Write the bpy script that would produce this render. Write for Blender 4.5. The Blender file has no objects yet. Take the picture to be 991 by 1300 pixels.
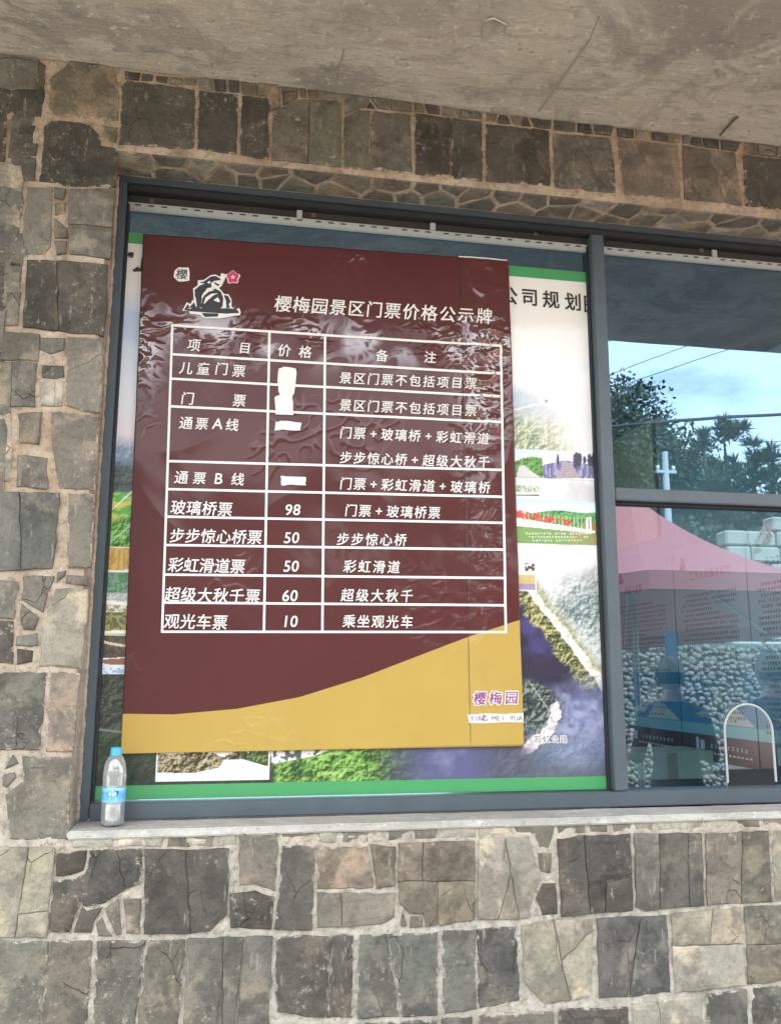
import bpy, bmesh, math, random
import numpy as np
from math import radians, sin, cos, pi, tan
from mathutils import Vector, Matrix, noise as mn
from mathutils.geometry import tessellate_polygon
random.seed(7)
SC = bpy.context.scene
COL = SC.collection

# ------------------------------------------------------------------ camera
CAM = np.array([0.0, -2.5, 1.6]); FOC = 1120.0; CX, CY = 495.5, 650.0
yaw, pit, rol = radians(10.46), radians(10.43), radians(.125)
_f = np.array([sin(yaw)*cos(pit), cos(yaw)*cos(pit), sin(pit)])
_r = np.array([cos(yaw), -sin(yaw), 0.0]); _u = np.cross(_r, _f)
_r, _u = _r*cos(rol)+_u*sin(rol), -_r*sin(rol)+_u*cos(rol)
cd = bpy.data.cameras.new('camera'); cam = bpy.data.objects.new('camera', cd); COL.objects.link(cam)
m = Matrix(((_r[0], _u[0], -_f[0], CAM[0]), (_r[1], _u[1], -_f[1], CAM[1]), (_r[2], _u[2], -_f[2], CAM[2]), (0, 0, 0, 1)))
cam.matrix_world = m
cd.sensor_fit = 'VERTICAL'; cd.sensor_height = 24.0; cd.lens = FOC*24.0/1300.0
cd.clip_start = .05; cd.clip_end = 2000
SC.camera = cam
# ------------------------------------------------------------------ world, sun, exposure
SUN_EL, SUN_AZ = radians(56), radians(8)      # the sun stands behind the building, the wall is in open shade
w = bpy.data.worlds.new('World'); SC.world = w; w.use_nodes = True
wn = w.node_tree; wn.nodes.clear()
def wnode(t, **k):
    n = wn.nodes.new(t)
    for a, b in k.items(): setattr(n, a, b)
    return n
out = wnode('ShaderNodeOutputWorld'); bg = wnode('ShaderNodeBackground')
sky = wnode('ShaderNodeTexSky', sky_type='NISHITA', sun_disc=False)
sky.sun_elevation = SUN_EL; sky.sun_rotation = SUN_AZ; sky.air_density = 1.0; sky.dust_density = 1.5
tc = wnode('ShaderNodeTexCoord'); mp = wnode('ShaderNodeMapping'); mp.inputs['Scale'].default_value = (1, 1, 3.2)
nz = wnode('ShaderNodeTexNoise'); nz.inputs['Scale'].default_value = 2.3; nz.inputs['Detail'].default_value = 9; nz.inputs['Roughness'].default_value = .58
cr = wnode('ShaderNodeValToRGB'); cr.color_ramp.elements[0].position = .30; cr.color_ramp.elements[1].position = .50
mx = wnode('ShaderNodeMixRGB'); mx.inputs['Color2'].default_value = (11.0, 11.2, 11.4, 1)
wn.links.new(tc.outputs['Generated'], mp.inputs['Vector']); wn.links.new(mp.outputs[0], nz.inputs['Vector'])
wn.links.new(nz.outputs['Fac'], cr.inputs['Fac']); wn.links.new(cr.outputs['Color'], mx.inputs['Fac'])
wn.links.new(sky.outputs[0], mx.inputs['Color1']); wn.links.new(mx.outputs[0], bg.inputs['Color'])
bg.inputs['Strength'].default_value = .10
wn.links.new(bg.outputs[0], out.inputs['Surface'])
sd = bpy.data.lights.new('sun', 'SUN'); sd.energy = 4.0; sd.angle = radians(.5); sd.color = (1, .96, .9)
sun = bpy.data.objects.new('sun', sd); COL.objects.link(sun)
_sv = Vector((sin(SUN_AZ)*cos(SUN_EL), cos(SUN_AZ)*cos(SUN_EL), sin(SUN_EL)))
sun.rotation_euler = (-_sv).to_track_quat('-Z', 'Y').to_euler()
SC.view_settings.view_transform = 'Standard'; SC.view_settings.look = 'None'
SC.view_settings.exposure = 2.15; SC.view_settings.gamma = 1
SC.render.engine = 'CYCLES'
SC.cycles.max_bounces = 10; SC.cycles.diffuse_bounces = 5; SC.cycles.glossy_bounces = 5; SC.cycles.transparent_max_bounces = 16
SC.cycles.caustics_reflective = False; SC.cycles.caustics_refractive = False
SC.cycles.use_denoising = True

# ------------------------------------------------------------------ finding real points
def ray(px, py): return _f+_r*(px-CX)/FOC-_u*(py-CY)/FOC
def P(px, py, Y):                       # point of the place that lies at depth Y on the line of sight
    d = ray(px, py); return CAM+d*((Y-CAM[1])/d[1])
def PZ(px, py, Z):
    d = ray(px, py); return CAM+d*((Z-CAM[2])/d[2])
def PX(px, py, X):
    d = ray(px, py); return CAM+d*((X-CAM[0])/d[0])
YG = .185                               # front face of the glass
def M(px, py, Yv):                      # real place of what the glass mirrors from virtual depth Yv
    p = P(px, py, Yv); return np.array([p[0], 2*YG-p[1], p[2]])
def proj(x, y, z):
    v = np.stack([x-CAM[0], y-CAM[1], z-CAM[2]], -1); zz = v@_f
    return CX+FOC*(v@_r)/zz, CY-FOC*(v@_u)/zz

# ------------------------------------------------------------------ objects
def obj(name, mesh, mat=None, parent=None, color=None, smooth=False):
    if isinstance(mesh, bmesh.types.BMesh):
        me = bpy.data.meshes.new(name); mesh.normal_update(); mesh.to_mesh(me); mesh.free()
    else: me = mesh
    if mat is not None:
        for mm in (mat if isinstance(mat, (list, tuple)) else [mat]): me.materials.append(mm)
    if smooth:
        me.polygons.foreach_set('use_smooth', [True]*len(me.polygons))
    o = bpy.data.objects.new(name, me); COL.objects.link(o)
    if parent is not None: o.parent = parent
    if color is not None: o.color = (*color, 1)
    return o
def tag(o, label=None, cat=None, group=None, kind=None):
    if label: o['label'] = label
    if cat: o['category'] = cat
    if group: o['group'] = group
    if kind: o['kind'] = kind
    return o
def thing(name, label, cat, group=None, loc=(0, 0, 0)):
    o = bpy.data.objects.new(name, None); COL.objects.link(o); o.location = loc
    o.empty_display_size = .1
    return tag(o, label, cat, group)
def reroot(root, loc):                  # put the root's origin at its base, parts keep their place
    root.location = loc
    for c in root.children: c.location = tuple(Vector(c.location)-Vector(loc))
def box(bm, x0, x1, y0, y1, z0, z1):
    v = [bm.verts.new((x, y, z)) for x in (x0, x1) for y in (y0, y1) for z in (z0, z1)]
    for q in ((0, 1, 3, 2), (4, 6, 7, 5), (0, 4, 5, 1), (2, 3, 7, 6), (0, 2, 6, 4), (1, 5, 7, 3)): bm.faces.new([v[i] for i in q])
def bevbox(x0, x1, y0, y1, z0, z1, b=.004, seg=2):
    bm = bmesh.new(); box(bm, x0, x1, y0, y1, z0, z1)
    bmesh.ops.bevel(bm, geom=bm.edges[:], offset=b, segments=seg, affect='EDGES'); return bm
def tube(bm, pts, rad, n=8, cap=True):
    pts = [Vector(p) for p in pts]; rings = []
    if not hasattr(rad, '__len__'): rad = [rad]*len(pts)
    for i, p in enumerate(pts):
        t = (pts[min(i+1, len(pts)-1)]-pts[max(i-1, 0)]).normalized()
        a = t.orthogonal().normalized() if i == 0 else (rings_a-t*rings_a.dot(t)).normalized()
        rings_a = a; b = t.cross(a)
        rings.append([bm.verts.new(p+(a*cos(2*pi*k/n)+b*sin(2*pi*k/n))*rad[i]) for k in range(n)])
    for i in range(len(rings)-1):
        for k in range(n): bm.faces.new((rings[i][k], rings[i][(k+1) % n], rings[i+1][(k+1) % n], rings[i+1][k]))
    if cap: bm.faces.new(rings[0][::-1]); bm.faces.new(rings[-1])
def lathe(bm, prof, n=32, c=(0, 0, 0), capt=False, capb=False):
    rings = [[bm.verts.new((c[0]+r*cos(2*pi*k/n), c[1]+r*sin(2*pi*k/n), c[2]+z)) for k in range(n)] for r, z in prof]
    for i in range(len(rings)-1):
        for k in range(n): bm.faces.new((rings[i][k], rings[i][(k+1) % n], rings[i+1][(k+1) % n], rings[i+1][k]))
    if capt: bm.faces.new(rings[-1])
    if capb: bm.faces.new(rings[0][::-1])
def flat_poly(bm, pts3):                # concave polygon of 3-D points
    vs = [bm.verts.new(p) for p in pts3]
    for t in tessellate_polygon([[Vector(p) for p in pts3]]):
        try: bm.faces.new([vs[i] for i in t])
        except ValueError: pass

# ------------------------------------------------------------------ materials
def mat(name): 
    mt = bpy.data.materials.new(name); mt.use_nodes = True; nt = mt.node_tree
    return mt, nt, nt.nodes['Principled BSDF'], nt.nodes['Material Output']
class N:
    def __init__(s, nt): s.nt = nt
    def __call__(s, t, **k):
        n = s.nt.nodes.new('ShaderNode'+t)
        for a, b in k.items():
            if hasattr(n, a) and not a.startswith('i_'): setattr(n, a, b)
        return n
    def link(s, a, b): s.nt.links.new(a, b)
    def noise(s, vec, scale, detail=5, rough=.55, dist=0):
        n = s('TexNoise'); n.inputs['Scale'].default_value = scale; n.inputs['Detail'].default_value = detail
        n.inputs['Roughness'].default_value = rough; n.inputs['Distortion'].default_value = dist
        if vec is not None: s.link(vec, n.inputs['Vector'])
        return n.outputs['Fac']
    def ramp(s, fac, stops):
        r = s('ValToRGB'); e = r.color_ramp.elements
        while len(e) < len(stops): e.new(.5)
        for i, (p, c) in enumerate(stops):
            e[i].position = p; e[i].color = (*c, 1) if hasattr(c, '__len__') else (c, c, c, 1)
        s.link(fac, r.inputs['Fac']); return r.outputs['Color']
    def mix(s, fac, a, b, mode='MIX'):
        n = s('MixRGB', blend_type=mode)
        for v, i in ((fac, 0), (a, 1), (b, 2)):
            if hasattr(v, 'is_linked') or hasattr(v, 'links'): s.link(v, n.inputs[i])
            elif hasattr(v, '__len__'): n.inputs[i].default_value = (*v, 1)
            else: n.inputs[i].default_value = v if i == 0 else (v, v, v, 1)
        return n.outputs[0]
    def math(s, op, a, b=0., clamp=False):
        n = s('Math', operation=op); n.use_clamp = clamp
        for v, i in ((a, 0), (b, 1)):
            if hasattr(v, 'links'): s.link(v, n.inputs[i])
            else: n.inputs[i].default_value = v
        return n.outputs[0]
    def bump(s, h, strength, dist, bsdf):
        n = s('Bump'); n.inputs['Strength'].default_value = strength; n.inputs['Distance'].default_value = dist
        s.link(h, n.inputs['Height']); s.link(n.outputs[0], bsdf.inputs['Normal'])
def geo_pos(n): return n('NewGeometry').outputs['Position']
def simple(name, col, rough=.5, metal=0, var=.12, scale=30, bump=0, coat=0, spec=.5):
    mt, nt, b, o = mat(name); n = N(nt); p = geo_pos(n)
    f = n.noise(p, scale, 5)
    c = n.mix(f, tuple(x*(1-var) for x in col), tuple(min(1, x*(1+var)) for x in col))
    n.link(c, b.inputs['Base Color']); b.inputs['Roughness'].default_value = rough; b.inputs['Metallic'].default_value = metal
    b.inputs['Coat Weight'].default_value = coat; b.inputs['Specular IOR Level'].default_value = spec
    if bump: n.bump(f, bump, .002, b)
    return mt
# weathered flagstone: the object colour gives each stone its own tone
def mortar_colour(n, p):
    f = n.noise(p, 11, 6, .6)
    c = n.ramp(f, [(.35, (.33, .245, .175)), (.5, (.45, .355, .265)), (.66, (.56, .47, .375))])
    sep = n('SeparateXYZ'); n.link(p, sep.inputs[0])
    zf = n.ramp(n.math('ADD', n.math('MULTIPLY', sep.outputs[2], .4), n.math('MULTIPLY', n.noise(p, 5, 3), .3)), [(.5, 1.), (1., 0.)])
    c = n.mix(n.math('MULTIPLY', zf, .8), c, n.ramp(n.noise(p, 26, 6, .65), [(.32, (.27, .265, .24)), (.62, (.56, .55, .50))]))
    return n.mix(n.ramp(n.noise(p, 55, 6, .75), [(.40, .55), (.48, 0.)]), c, (.17, .15, .125))
def stone_material():
    mt, nt, b, o = mat('flagstone'); n = N(nt)
    oi = n('ObjectInfo'); g = geo_pos(n)
    rv = n('CombineXYZ')
    for i, k in enumerate((37., 91., 53.)): n.link(n.math('MULTIPLY', oi.outputs['Random'], k), rv.inputs[i])
    va = n('VectorMath', operation='ADD'); n.link(g, va.inputs[0]); n.link(rv.outputs[0], va.inputs[1]); p = va.outputs[0]
    base = oi.outputs['Color']
    # broad rust-tan / grey-green patches
    f1 = n.noise(p, 7.5, 4, .5, .6)
    tan_ = n.mix(1., base, (1.62, 1.54, 1.40), 'MULTIPLY')
    c = n.mix(n.ramp(f1, [(.50, 0.), (.585, .8)]), base, tan_)
    f2 = n.noise(p, 13, 5, .6, .3)
    drk = n.mix(1., base, (.52, .54, .55), 'MULTIPLY')
    c = n.mix(n.ramp(f2, [(.44, .8), (.56, 0.)]), c, drk)
    grn = n.mix(1., base, (.97, 1.03, 1.01), 'MULTIPLY')
    c = n.mix(n.ramp(n.noise(p, 5, 2), [(.5, 0.), (.62, .7)]), c, grn)
    # fine grain
    c = n.mix(n.math('MULTIPLY', n.noise(p, 240, 4, .7), .8), c, n.mix(1., c, (1.5, 1.48, 1.42), 'MULTIPLY'))
    c = n.mix(n.ramp(n.noise(p, 75, 6, .7), [(.40, .55), (.5, 0.)]), c, n.mix(1., c, (.6, .6, .6), 'MULTIPLY'))
    # pale lime bloom, splashes and scratches
    bl = n.math('MULTIPLY', n.ramp(n.noise(p, 60, 6, .72), [(.56, 0.), (.70, 1.)]), n.ramp(n.noise(p, 9, 3, .5), [(.5, 0.), (.62, 1.)]))
    c = n.mix(n.math('MULTIPLY', bl, .75), c, (.50, .47, .41))
    mpn = n('Mapping'); mpn.inputs['Scale'].default_value = (1, 1, .22); n.link(p, mpn.inputs['Vector'])
    st = n.ramp(n.noise(mpn.outputs[0], 70, 4, .6), [(.63, 0.), (.70, 1.)])
    c = n.mix(n.math('MULTIPLY', st, .35), c, (.42, .40, .35))
    # hairline cracks
    dv = n('VectorMath', operation='ADD'); sc_ = n('VectorMath', operation='SCALE'); sc_.inputs['Scale'].default_value = .05
    nn = n('TexNoise'); nn.inputs['Scale'].default_value = 14; nn.inputs['Detail'].default_value = 4; n.link(p, nn.inputs['Vector'])
    n.link(nn.outputs['Color'], sc_.inputs[0]); n.link(p, dv.inputs[0]); n.link(sc_.outputs[0], dv.inputs[1])
    vo = n('TexVoronoi', feature='DISTANCE_TO_EDGE'); vo.inputs['Scale'].default_value = 5.6; n.link(dv.outputs[0], vo.inputs['Vector'])
    vm = n('Mapping'); n.nt.links.new(dv.outputs[0], vm.inputs['Vector']); vm.inputs['Scale'].default_value = (1.25, 1, .8); n.link(vm.outputs[0], vo.inputs['Vector'])
    line = n.ramp(vo.outputs['Distance'], [(0., 1.), (.007, 0.)])
    mask = n.ramp(n.noise(p, 5.5, 2), [(.53, 0.), (.60, 1.)])
    ck = n.math('MULTIPLY', line, mask)
    c = n.mix(n.math('MULTIPLY', ck, .62), c, (.025, .022, .02))
    ed = n('VertexColor'); ed.layer_name = 'edge'      # mortar smeared over the rim of the stone
    sm_ = n.ramp(n.math('ADD', n.math('MULTIPLY', ed.outputs[0], .20), n.math('MULTIPLY', n.noise(g, 34, 6, .68), .5)), [(.435, 0.), (.475, .9)])
    c = n.mix(sm_, c, mortar_colour(n, g))
    c = n.mix(n.math('MULTIPLY', n.ramp(n.noise(p, 3.2, 5, .6), [(.45, 0.), (.7, 1.)]), .15), c, (.34, .315, .27))
    n.link(c, b.inputs['Base Color'])
    b.inputs['Roughness'].default_value = .66; b.inputs['Specular IOR Level'].default_value = .35
    h = n.math('ADD', n.math('MULTIPLY', n.noise(p, 34, 6, .62), .8), n.math('MULTIPLY', n.noise(p, 9, 3), 1.2))
    h = n.math('SUBTRACT', h, n.math('MULTIPLY', ck, .5))
    n.bump(h, .8, .009, b)
    return mt
def mortar_material():
    mt, nt, b, o = mat('mortar'); n = N(nt); p = geo_pos(n)
    c = mortar_colour(n, p)
    n.link(c, b.inputs['Base Color']); b.inputs['Roughness'].default_value = .9
    n.bump(n.math('ADD', n.noise(p, 60, 7, .7), n.math('MULTIPLY', n.noise(p, 200, 4, .7), .3)), .8, .008, b)
    return mt
def concrete_material(name, c0, c1, stain, grad=False):
    mt, nt, b, o = mat(name); n = N(nt); p = geo_pos(n)
    mpn = n('Mapping'); mpn.inputs['Scale'].default_value = (1, 2.2, 1); mpn.inputs['Rotation'].default_value = (0, 0, .25); n.link(p, mpn.inputs['Vector'])
    q = mpn.outputs[0]
    c = n.mix(n.ramp(n.noise(q, 3.2, 7, .62), [(.36, 0.), (.64, 1.)]), c0, c1)
    c = n.mix(n.ramp(n.noise(q, 6.5, 8, .66, .8), [(.52, 0.), (.63, .62)]), c, stain)
    mb = n('Mapping'); mb.inputs['Scale'].default_value = (1, 6, 1); n.link(p, mb.inputs['Vector'])
    c = n.mix(n.ramp(n.noise(mb.outputs[0], 9, 7, .72), [(.55, 0.), (.66, .45)]), c, tuple(x*.6 for x in c0))
    c = n.mix(n.ramp(n.noise(p, 2.3, 6, .7, 1.), [(.49, 0.), (.57, .62)]), c, stain)
    c = n.mix(n.ramp(n.noise(p, 1.6, 4, .6), [(.45, 0.), (.6, .3)]), c, (c1[0]*1.05, c1[1]*.98, c1[2]*.90))
    c = n.mix(n.ramp(n.noise(p, 38, 5, .7), [(.58, 0.), (.68, .5)]), c, tuple(min(1, x*1.5) for x in c1))
    c = n.mix(n.ramp(n.noise(p, 55, 4, .6), [(.30, .75), (.38, 0.)]), c, tuple(x*.5 for x in c0))
    n.link(c, b.inputs['Base Color']); b.inputs['Roughness'].default_value = .88
    n.bump(n.math('ADD', n.noise(mb.outputs[0], 10, 8, .75), n.math('MULTIPLY', n.noise(p, 60, 6, .75), .6)), .9, .014, b)
    return mt
def print_material(name, rough=.35, coat=.25):   # flat print: colour stored on the sheet itself
    mt, nt, b, o = mat(name); n = N(nt)
    a = n('VertexColor'); a.layer_name = 'print'; n.link(a.outputs[0], b.inputs['Base Color'])
    b.inputs['Roughness'].default_value = rough; b.inputs['Coat Weight'].default_value = coat; b.inputs['Coat Roughness'].default_value = .2
    return mt
def vinyl_material(name, col, rough=.42, coat=.5):
    mt, nt, b, o = mat(name); n = N(nt); p = geo_pos(n)
    c = n.mix(n.noise(p, 3, 3), tuple(x*.92 for x in col), tuple(min(1, x*1.08) for x in col))
    n.link(c, b.inputs['Base Color']); b.inputs['Roughness'].default_value = rough
    cv_ = n('VertexColor'); cv_.layer_name = 'crease'; n.link(n.math('ADD', n.math('MULTIPLY', cv_.outputs[0], .9), .10), b.inputs['Coat Weight']); b.inputs['Coat IOR'].default_value = 2.1; b.inputs['Coat Roughness'].default_value = .06; b.inputs['Specular IOR Level'].default_value = .25
    mpn = n('Mapping'); mpn.inputs['Rotation'].default_value = (0, .5, 0); mpn.inputs['Scale'].default_value = (1, 1, .45); n.link(p, mpn.inputs['Vector'])
    n.bump(n.noise(mpn.outputs[0], 9, 3, .5, 1.0), .25, .004, b)
    return mt
def glass_material(name, tint, refl, fac, base=.0):
    mt, nt, b, o = mat(name); nt.nodes.remove(b); n = N(nt)
    t = n('BsdfTransparent'); t.inputs[0].default_value = (*tint, 1)
    g = n('BsdfGlossy'); g.inputs['Color'].default_value = (*refl, 1); g.inputs['Roughness'].default_value = .0
    fr = n('Fresnel'); fr.inputs['IOR'].default_value = 1.5
    ms = n('MixShader'); n.link(n.math('ADD', fr.outputs[0], fac, True), ms.inputs[0])
    n.link(t.outputs[0], ms.inputs[1]); n.link(g.outputs[0], ms.inputs[2])
    p = geo_pos(n); bp = n('Bump'); bp.inputs['Strength'].default_value = .02; bp.inputs['Distance'].default_value = .01
    n.link(n.noise(p, 2.2, 2), bp.inputs['Height']); n.link(bp.outputs[0], g.inputs['Normal'])
    # thin dust film
    d = n('BsdfDiffuse'); d.inputs[0].default_value = (.45, .5, .5, 1)
    m2 = n('MixShader'); n.link(n.math('MULTIPLY', n.ramp(n.noise(p, 3.5, 6, .65), [(.42, 0.), (.7, 1.)]), .05), m2.inputs[0])
    n.link(ms.outputs[0], m2.inputs[1]); n.link(d.outputs[0], m2.inputs[2]); n.link(m2.outputs[0], o.inputs['Surface'])
    return mt
MAT_STONE = stone_material(); MAT_MORTAR = mortar_material()
MAT_SLAB = concrete_material('slab_concrete', (.50, .445, .38), (.67, .62, .55), (.25, .235, .21))
MAT_SILL = concrete_material('sill_cement', (.50, .50, .47), (.62, .62, .59), (.40, .39, .36))
MAT_FRAME = simple('grey_aluminium', (.088, .115, .138), .45, .25, .22, 9, bump=.15)
MAT_FRAMED = simple('dark_gasket', (.02, .022, .025), .6)
MAT_HEADER = simple('dark_header_sheet', (.030, .027, .026), .5, 0, .35, 6)
MAT_RAIL = simple('white_painted_angle', (.40, .43, .42), .5, 0, .08, 40)
MAT_WHITE = simple('white_print', (.78, .77, .76), .45, 0, .03, 50)
MAT_INK = simple('black_print', (.02, .022, .025), .45)
MAT_GLASS = glass_material('blue_coated_glass', (.38, .62, .74), (.44, .69, .96), .27)
MAT_MAROON = vinyl_material('maroon_vinyl', (.080, .0148, .0155))
MAT_YELLOW = vinyl_material('yellow_vinyl', (.445, .305, .072))
MAT_PRINT = print_material('printed_sheet')
MAT_GREEN = simple('green_print', (.055, .31, .11), .35, 0, .04, 20, coat=.3)

# ------------------------------------------------------------------ numpy noise for printed pictures
def vn(x, y, s):
    xi = np.floor(x).astype(np.int64); yi = np.floor(y).astype(np.int64); fx = x-xi; fy = y-yi
    fx = fx*fx*(3-2*fx); fy = fy*fy*(3-2*fy)
    def h(a, b):
        v = (a*374761393+b*668265263+s*1442695041) & 0xffffffff
        v = ((v ^ (v >> 13))*1274126177) & 0xffffffff
        return ((v ^ (v >> 16)) & 0xffff)/65535.
    return (h(xi, yi)*(1-fx)+h(xi+1, yi)*fx)*(1-fy)+(h(xi, yi+1)*(1-fx)+h(xi+1, yi+1)*fx)*fy
def fbm(x, y, sc, s=0, o=4):
    t = 0; a = .5; n_ = 0
    for i in range(o): t = t+a*vn(x/sc, y/sc, s+i*17); n_ += a; a *= .55; sc /= 2.1
    return t/n_
def lin(c): 
    c = np.asarray(c, float)/255.; return np.where(c < .04045, c/12.92, ((c+.055)/1.055)**2.4)
def inpoly(x, y, poly):
    r = np.zeros(x.shape, bool); n_ = len(poly)
    for i in range(n_):
        x0, y0 = poly[i]; x1, y1 = poly[(i+1) % n_]
        c = ((y0 > y) != (y1 > y)) & (x < (x1-x0)*(y-y0)/((y1-y0) or 1e-9)+x0); r ^= c
    return r
def sm(a, b, v): t = np.clip((v-a)/(b-a), 0, 1); return t*t*(3-2*t)
def mixc(A, B, t): t = np.asarray(t)[..., None]; return A*(1-t)+B*t
def sheet(name, xs, zs, Y, paint, parent, thick=.0012, gain=1.0, k=0.0):
    X, Z = np.meshgrid(xs, zs); nx, nzz = len(xs), len(zs)
    Yv = np.full(X.shape, Y)+k*np.sin(X*9+Z*5)
    px, py = proj(X, Yv, Z)
    c = np.clip(paint(px, py), 0, 1)*gain
    v = np.stack([X, Yv, Z], -1).reshape(-1, 3)
    i = np.arange(nx*nzz).reshape(nzz, nx)
    f = np.stack([i[:-1, :-1], i[:-1, 1:], i[1:, 1:], i[1:, :-1]], -1).reshape(-1, 4)
    bk = v.copy()[[0, nx-1, nx*nzz-1, nx*(nzz-1)]]; bk[:, 1] += thick     # back corner points close the sheet
    nv = len(v); V = np.vstack([v, bk]); me = bpy.data.meshes.new(name)
    edge = [list(i[0, :]), list(i[:, -1]), list(i[-1, ::-1]), list(i[::-1, 0])]
    F = f.tolist(); F.append([nv+3, nv+2, nv+1, nv])
    cs = [nv, nv+1, nv+2, nv+3]
    for e, a, b_ in ((edge[0], 0, 1), (edge[1], 1, 2), (edge[2], 2, 3), (edge[3], 3, 0)):
        F.append([cs[a]]+[cs[b_]]+[int(q) for q in e[::-1]])
    me.from_pydata(V.tolist(), [], F); 
    ca = me.color_attributes.new('print', 'FLOAT_COLOR', 'POINT')
    cc = np.ones((len(V), 4)); cc[:nv, :3] = c.reshape(-1, 3); cc[nv:, :3] = .5
    ca.data.foreach_set('color', cc.ravel().astype(np.float32))
    return obj(name, me, MAT_PRINT, parent)

# ------------------------------------------------------------------ lettering
_glyph = {}
def glyph(ch, off):
    k = (ch, off)
    if k not in _glyph:
        cu = bpy.data.curves.new('glyph', 'FONT'); cu.body = ch; cu.size = 1; cu.offset = off; cu.resolution_u = 3
        cu.align_x = 'CENTER'
        o = bpy.data.objects.new('glyph', cu); COL.objects.link(o)
        dg = bpy.context.evaluated_depsgraph_get(); dg.update(); me = bpy.data.meshes.new_from_object(o.evaluated_get(dg))
        vs = np.array([v.co[:2] for v in me.vertices]) if len(me.vertices) else np.zeros((0, 2))
        fs = [tuple(p.vertices) for p in me.polygons]
        bpy.data.objects.remove(o); bpy.data.curves.remove(cu); bpy.data.meshes.remove(me)
        if len(vs):
            if ord(ch) > 0x2e80: vs = vs-np.array([0, .38])
            else: vs = vs-np.array([(vs[:, 0].min()+vs[:, 0].max())/2, .36])
        _glyph[k] = (vs, fs)
    return _glyph[k]
def letters(name, items, Yf, material, parent, off=.0, slant=0.0, thick=.0006, wx=1.0):
    # items: (char, px, py, size_px); Yf: depth function of (x, z) or a number
    V, F = [], []
    for ch, px, py, s in items:
        vs, fs = glyph(ch, 0)
        if not len(vs): continue
        Y0 = Yf(0, 0) if callable(Yf) else Yf
        c = P(px, py, Y0); k = s*(c[1]-CAM[1])/FOC; b0 = len(V)
        ring = [(0, 0)] if off <= 0 else [(off*a_, off*b_) for a_, b_ in (((-1, -.7), (1, -.7), (-1, .7), (1, .7)) if off < .03 else [(cos(q_), sin(q_)) for q_ in np.linspace(0, 2*pi, 12, endpoint=False)]+[(.5, 0), (-.5, 0), (0, .5), (0, -.5)])]
        for li, (du, dv) in enumerate(ring):      # bold: the strokes are laid on a few times
            b0 = len(V)
            for u, v in vs:
                u2, v2 = u+du, v+dv; x = c[0]+(u2*wx+v2*slant)*k*1.02; z = c[2]+v2*k
                V.append((x, (Yf(x, z) if callable(Yf) else Yf)-li*.00004, z))
            F += [tuple(i+b0 for i in f) for f in fs]
    me = bpy.data.meshes.new(name); me.from_pydata(V, [], F)
    bm = bmesh.new(); bm.from_mesh(me)
    r = bmesh.ops.extrude_face_region(bm, geom=bm.faces[:])
    for v in r['geom']:
        if isinstance(v, bmesh.types.BMVert): v.co.y += thick
    bmesh.ops.recalc_face_normals(bm, faces=bm.faces[:])
    bm.to_mesh(me); bm.free()
    return obj(name, me, material, parent)
def spread(t, a, b, s):
    n_ = len(t); return [(c, a[0]+(b[0]-a[0])*i/max(1, n_-1), a[1]+(b[1]-a[1])*i/max(1, n_-1), s) for i, c in enumerate(t)]
def strip_poly(bm, pts_px, Yf, thick=.0006):
    out_ = []
    for px, py in pts_px:
        Y0 = Yf(0, 0) if callable(Yf) else Yf
        c = P(px, py, Y0); out_.append((c[0], Yf(c[0], c[2]) if callable(Yf) else Yf, c[2]))
    b = bmesh.new(); flat_poly(b, out_)
    r = bmesh.ops.extrude_face_region(b, geom=b.faces[:])
    for v in r['geom']:
        if isinstance(v, bmesh.types.BMVert): v.co.y += thick
    bmesh.ops.recalc_face_normals(b, faces=b.faces[:])
    t = bpy.data.meshes.new('t'); b.to_mesh(t); b.free(); bm.from_mesh(t); bpy.data.meshes.remove(t)


# ================================================================== THE BUILDING
office = thing('ticket_office', 'stone clad ticket office with a wide grey framed window under a bare concrete canopy', 'building')
WX0, WX1, WZ0, WZ1 = -.385, 2.62, 1.2, 3.138       # window opening in the wall
SLABZ = 3.412
def wall_mesh():
    bm = bmesh.new()
    def grid(x0, x1, z0, z1, st):
        nx = max(1, int((x1-x0)/st)); nz_ = max(1, int((z1-z0)/st)); vv = []
        for j in range(nz_+1):
            for i in range(nx+1):
                x = x0+(x1-x0)*i/nx; z = z0+(z1-z0)*j/nz_
                d = mn.fractal(Vector((x*16, z*16, 3.1)), .6, 2.1, 4)
                rim = 0 if (i in (0, nx) or j in (0, nz_)) else 1
                vv.append(bm.verts.new((x, .0045-.0045*d*rim-.0015*rim, z)))
        for j in range(nz_):
            for i in range(nx):
                a = j*(nx+1)+i; bm.faces.new((vv[a], vv[a+1], vv[a+nx+2], vv[a+nx+1]))
    for (x0, x1, z0, z1, st) in ((-3., -.9, 0, SLABZ, .08), (-.9, WX0, .0, SLABZ, .012), (WX0, 1.95, WZ1, SLABZ, .012), (1.95, WX1, WZ1, SLABZ, .04),
                                 (WX0, 1.95, .45, WZ0-.022, .012), (WX0, 1.95, 0, .45, .08), (1.95, WX1, 0, WZ0-.022, .04), (WX1, 6, 0, SLABZ, .08)):
        grid(x0, x1, z0, z1, st)
    for (x0, x1, z0, z1) in ((-3., WX0, 0, SLABZ), (WX0, WX1, WZ1, SLABZ), (WX0, WX1, 0, WZ0-.022), (WX1, 6, 0, SLABZ)):
        box(bm, x0, x1, .0046, .32, z0, z1)
    return bm
wall = obj('stone_wall', wall_mesh(), MAT_MORTAR, office)

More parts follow.
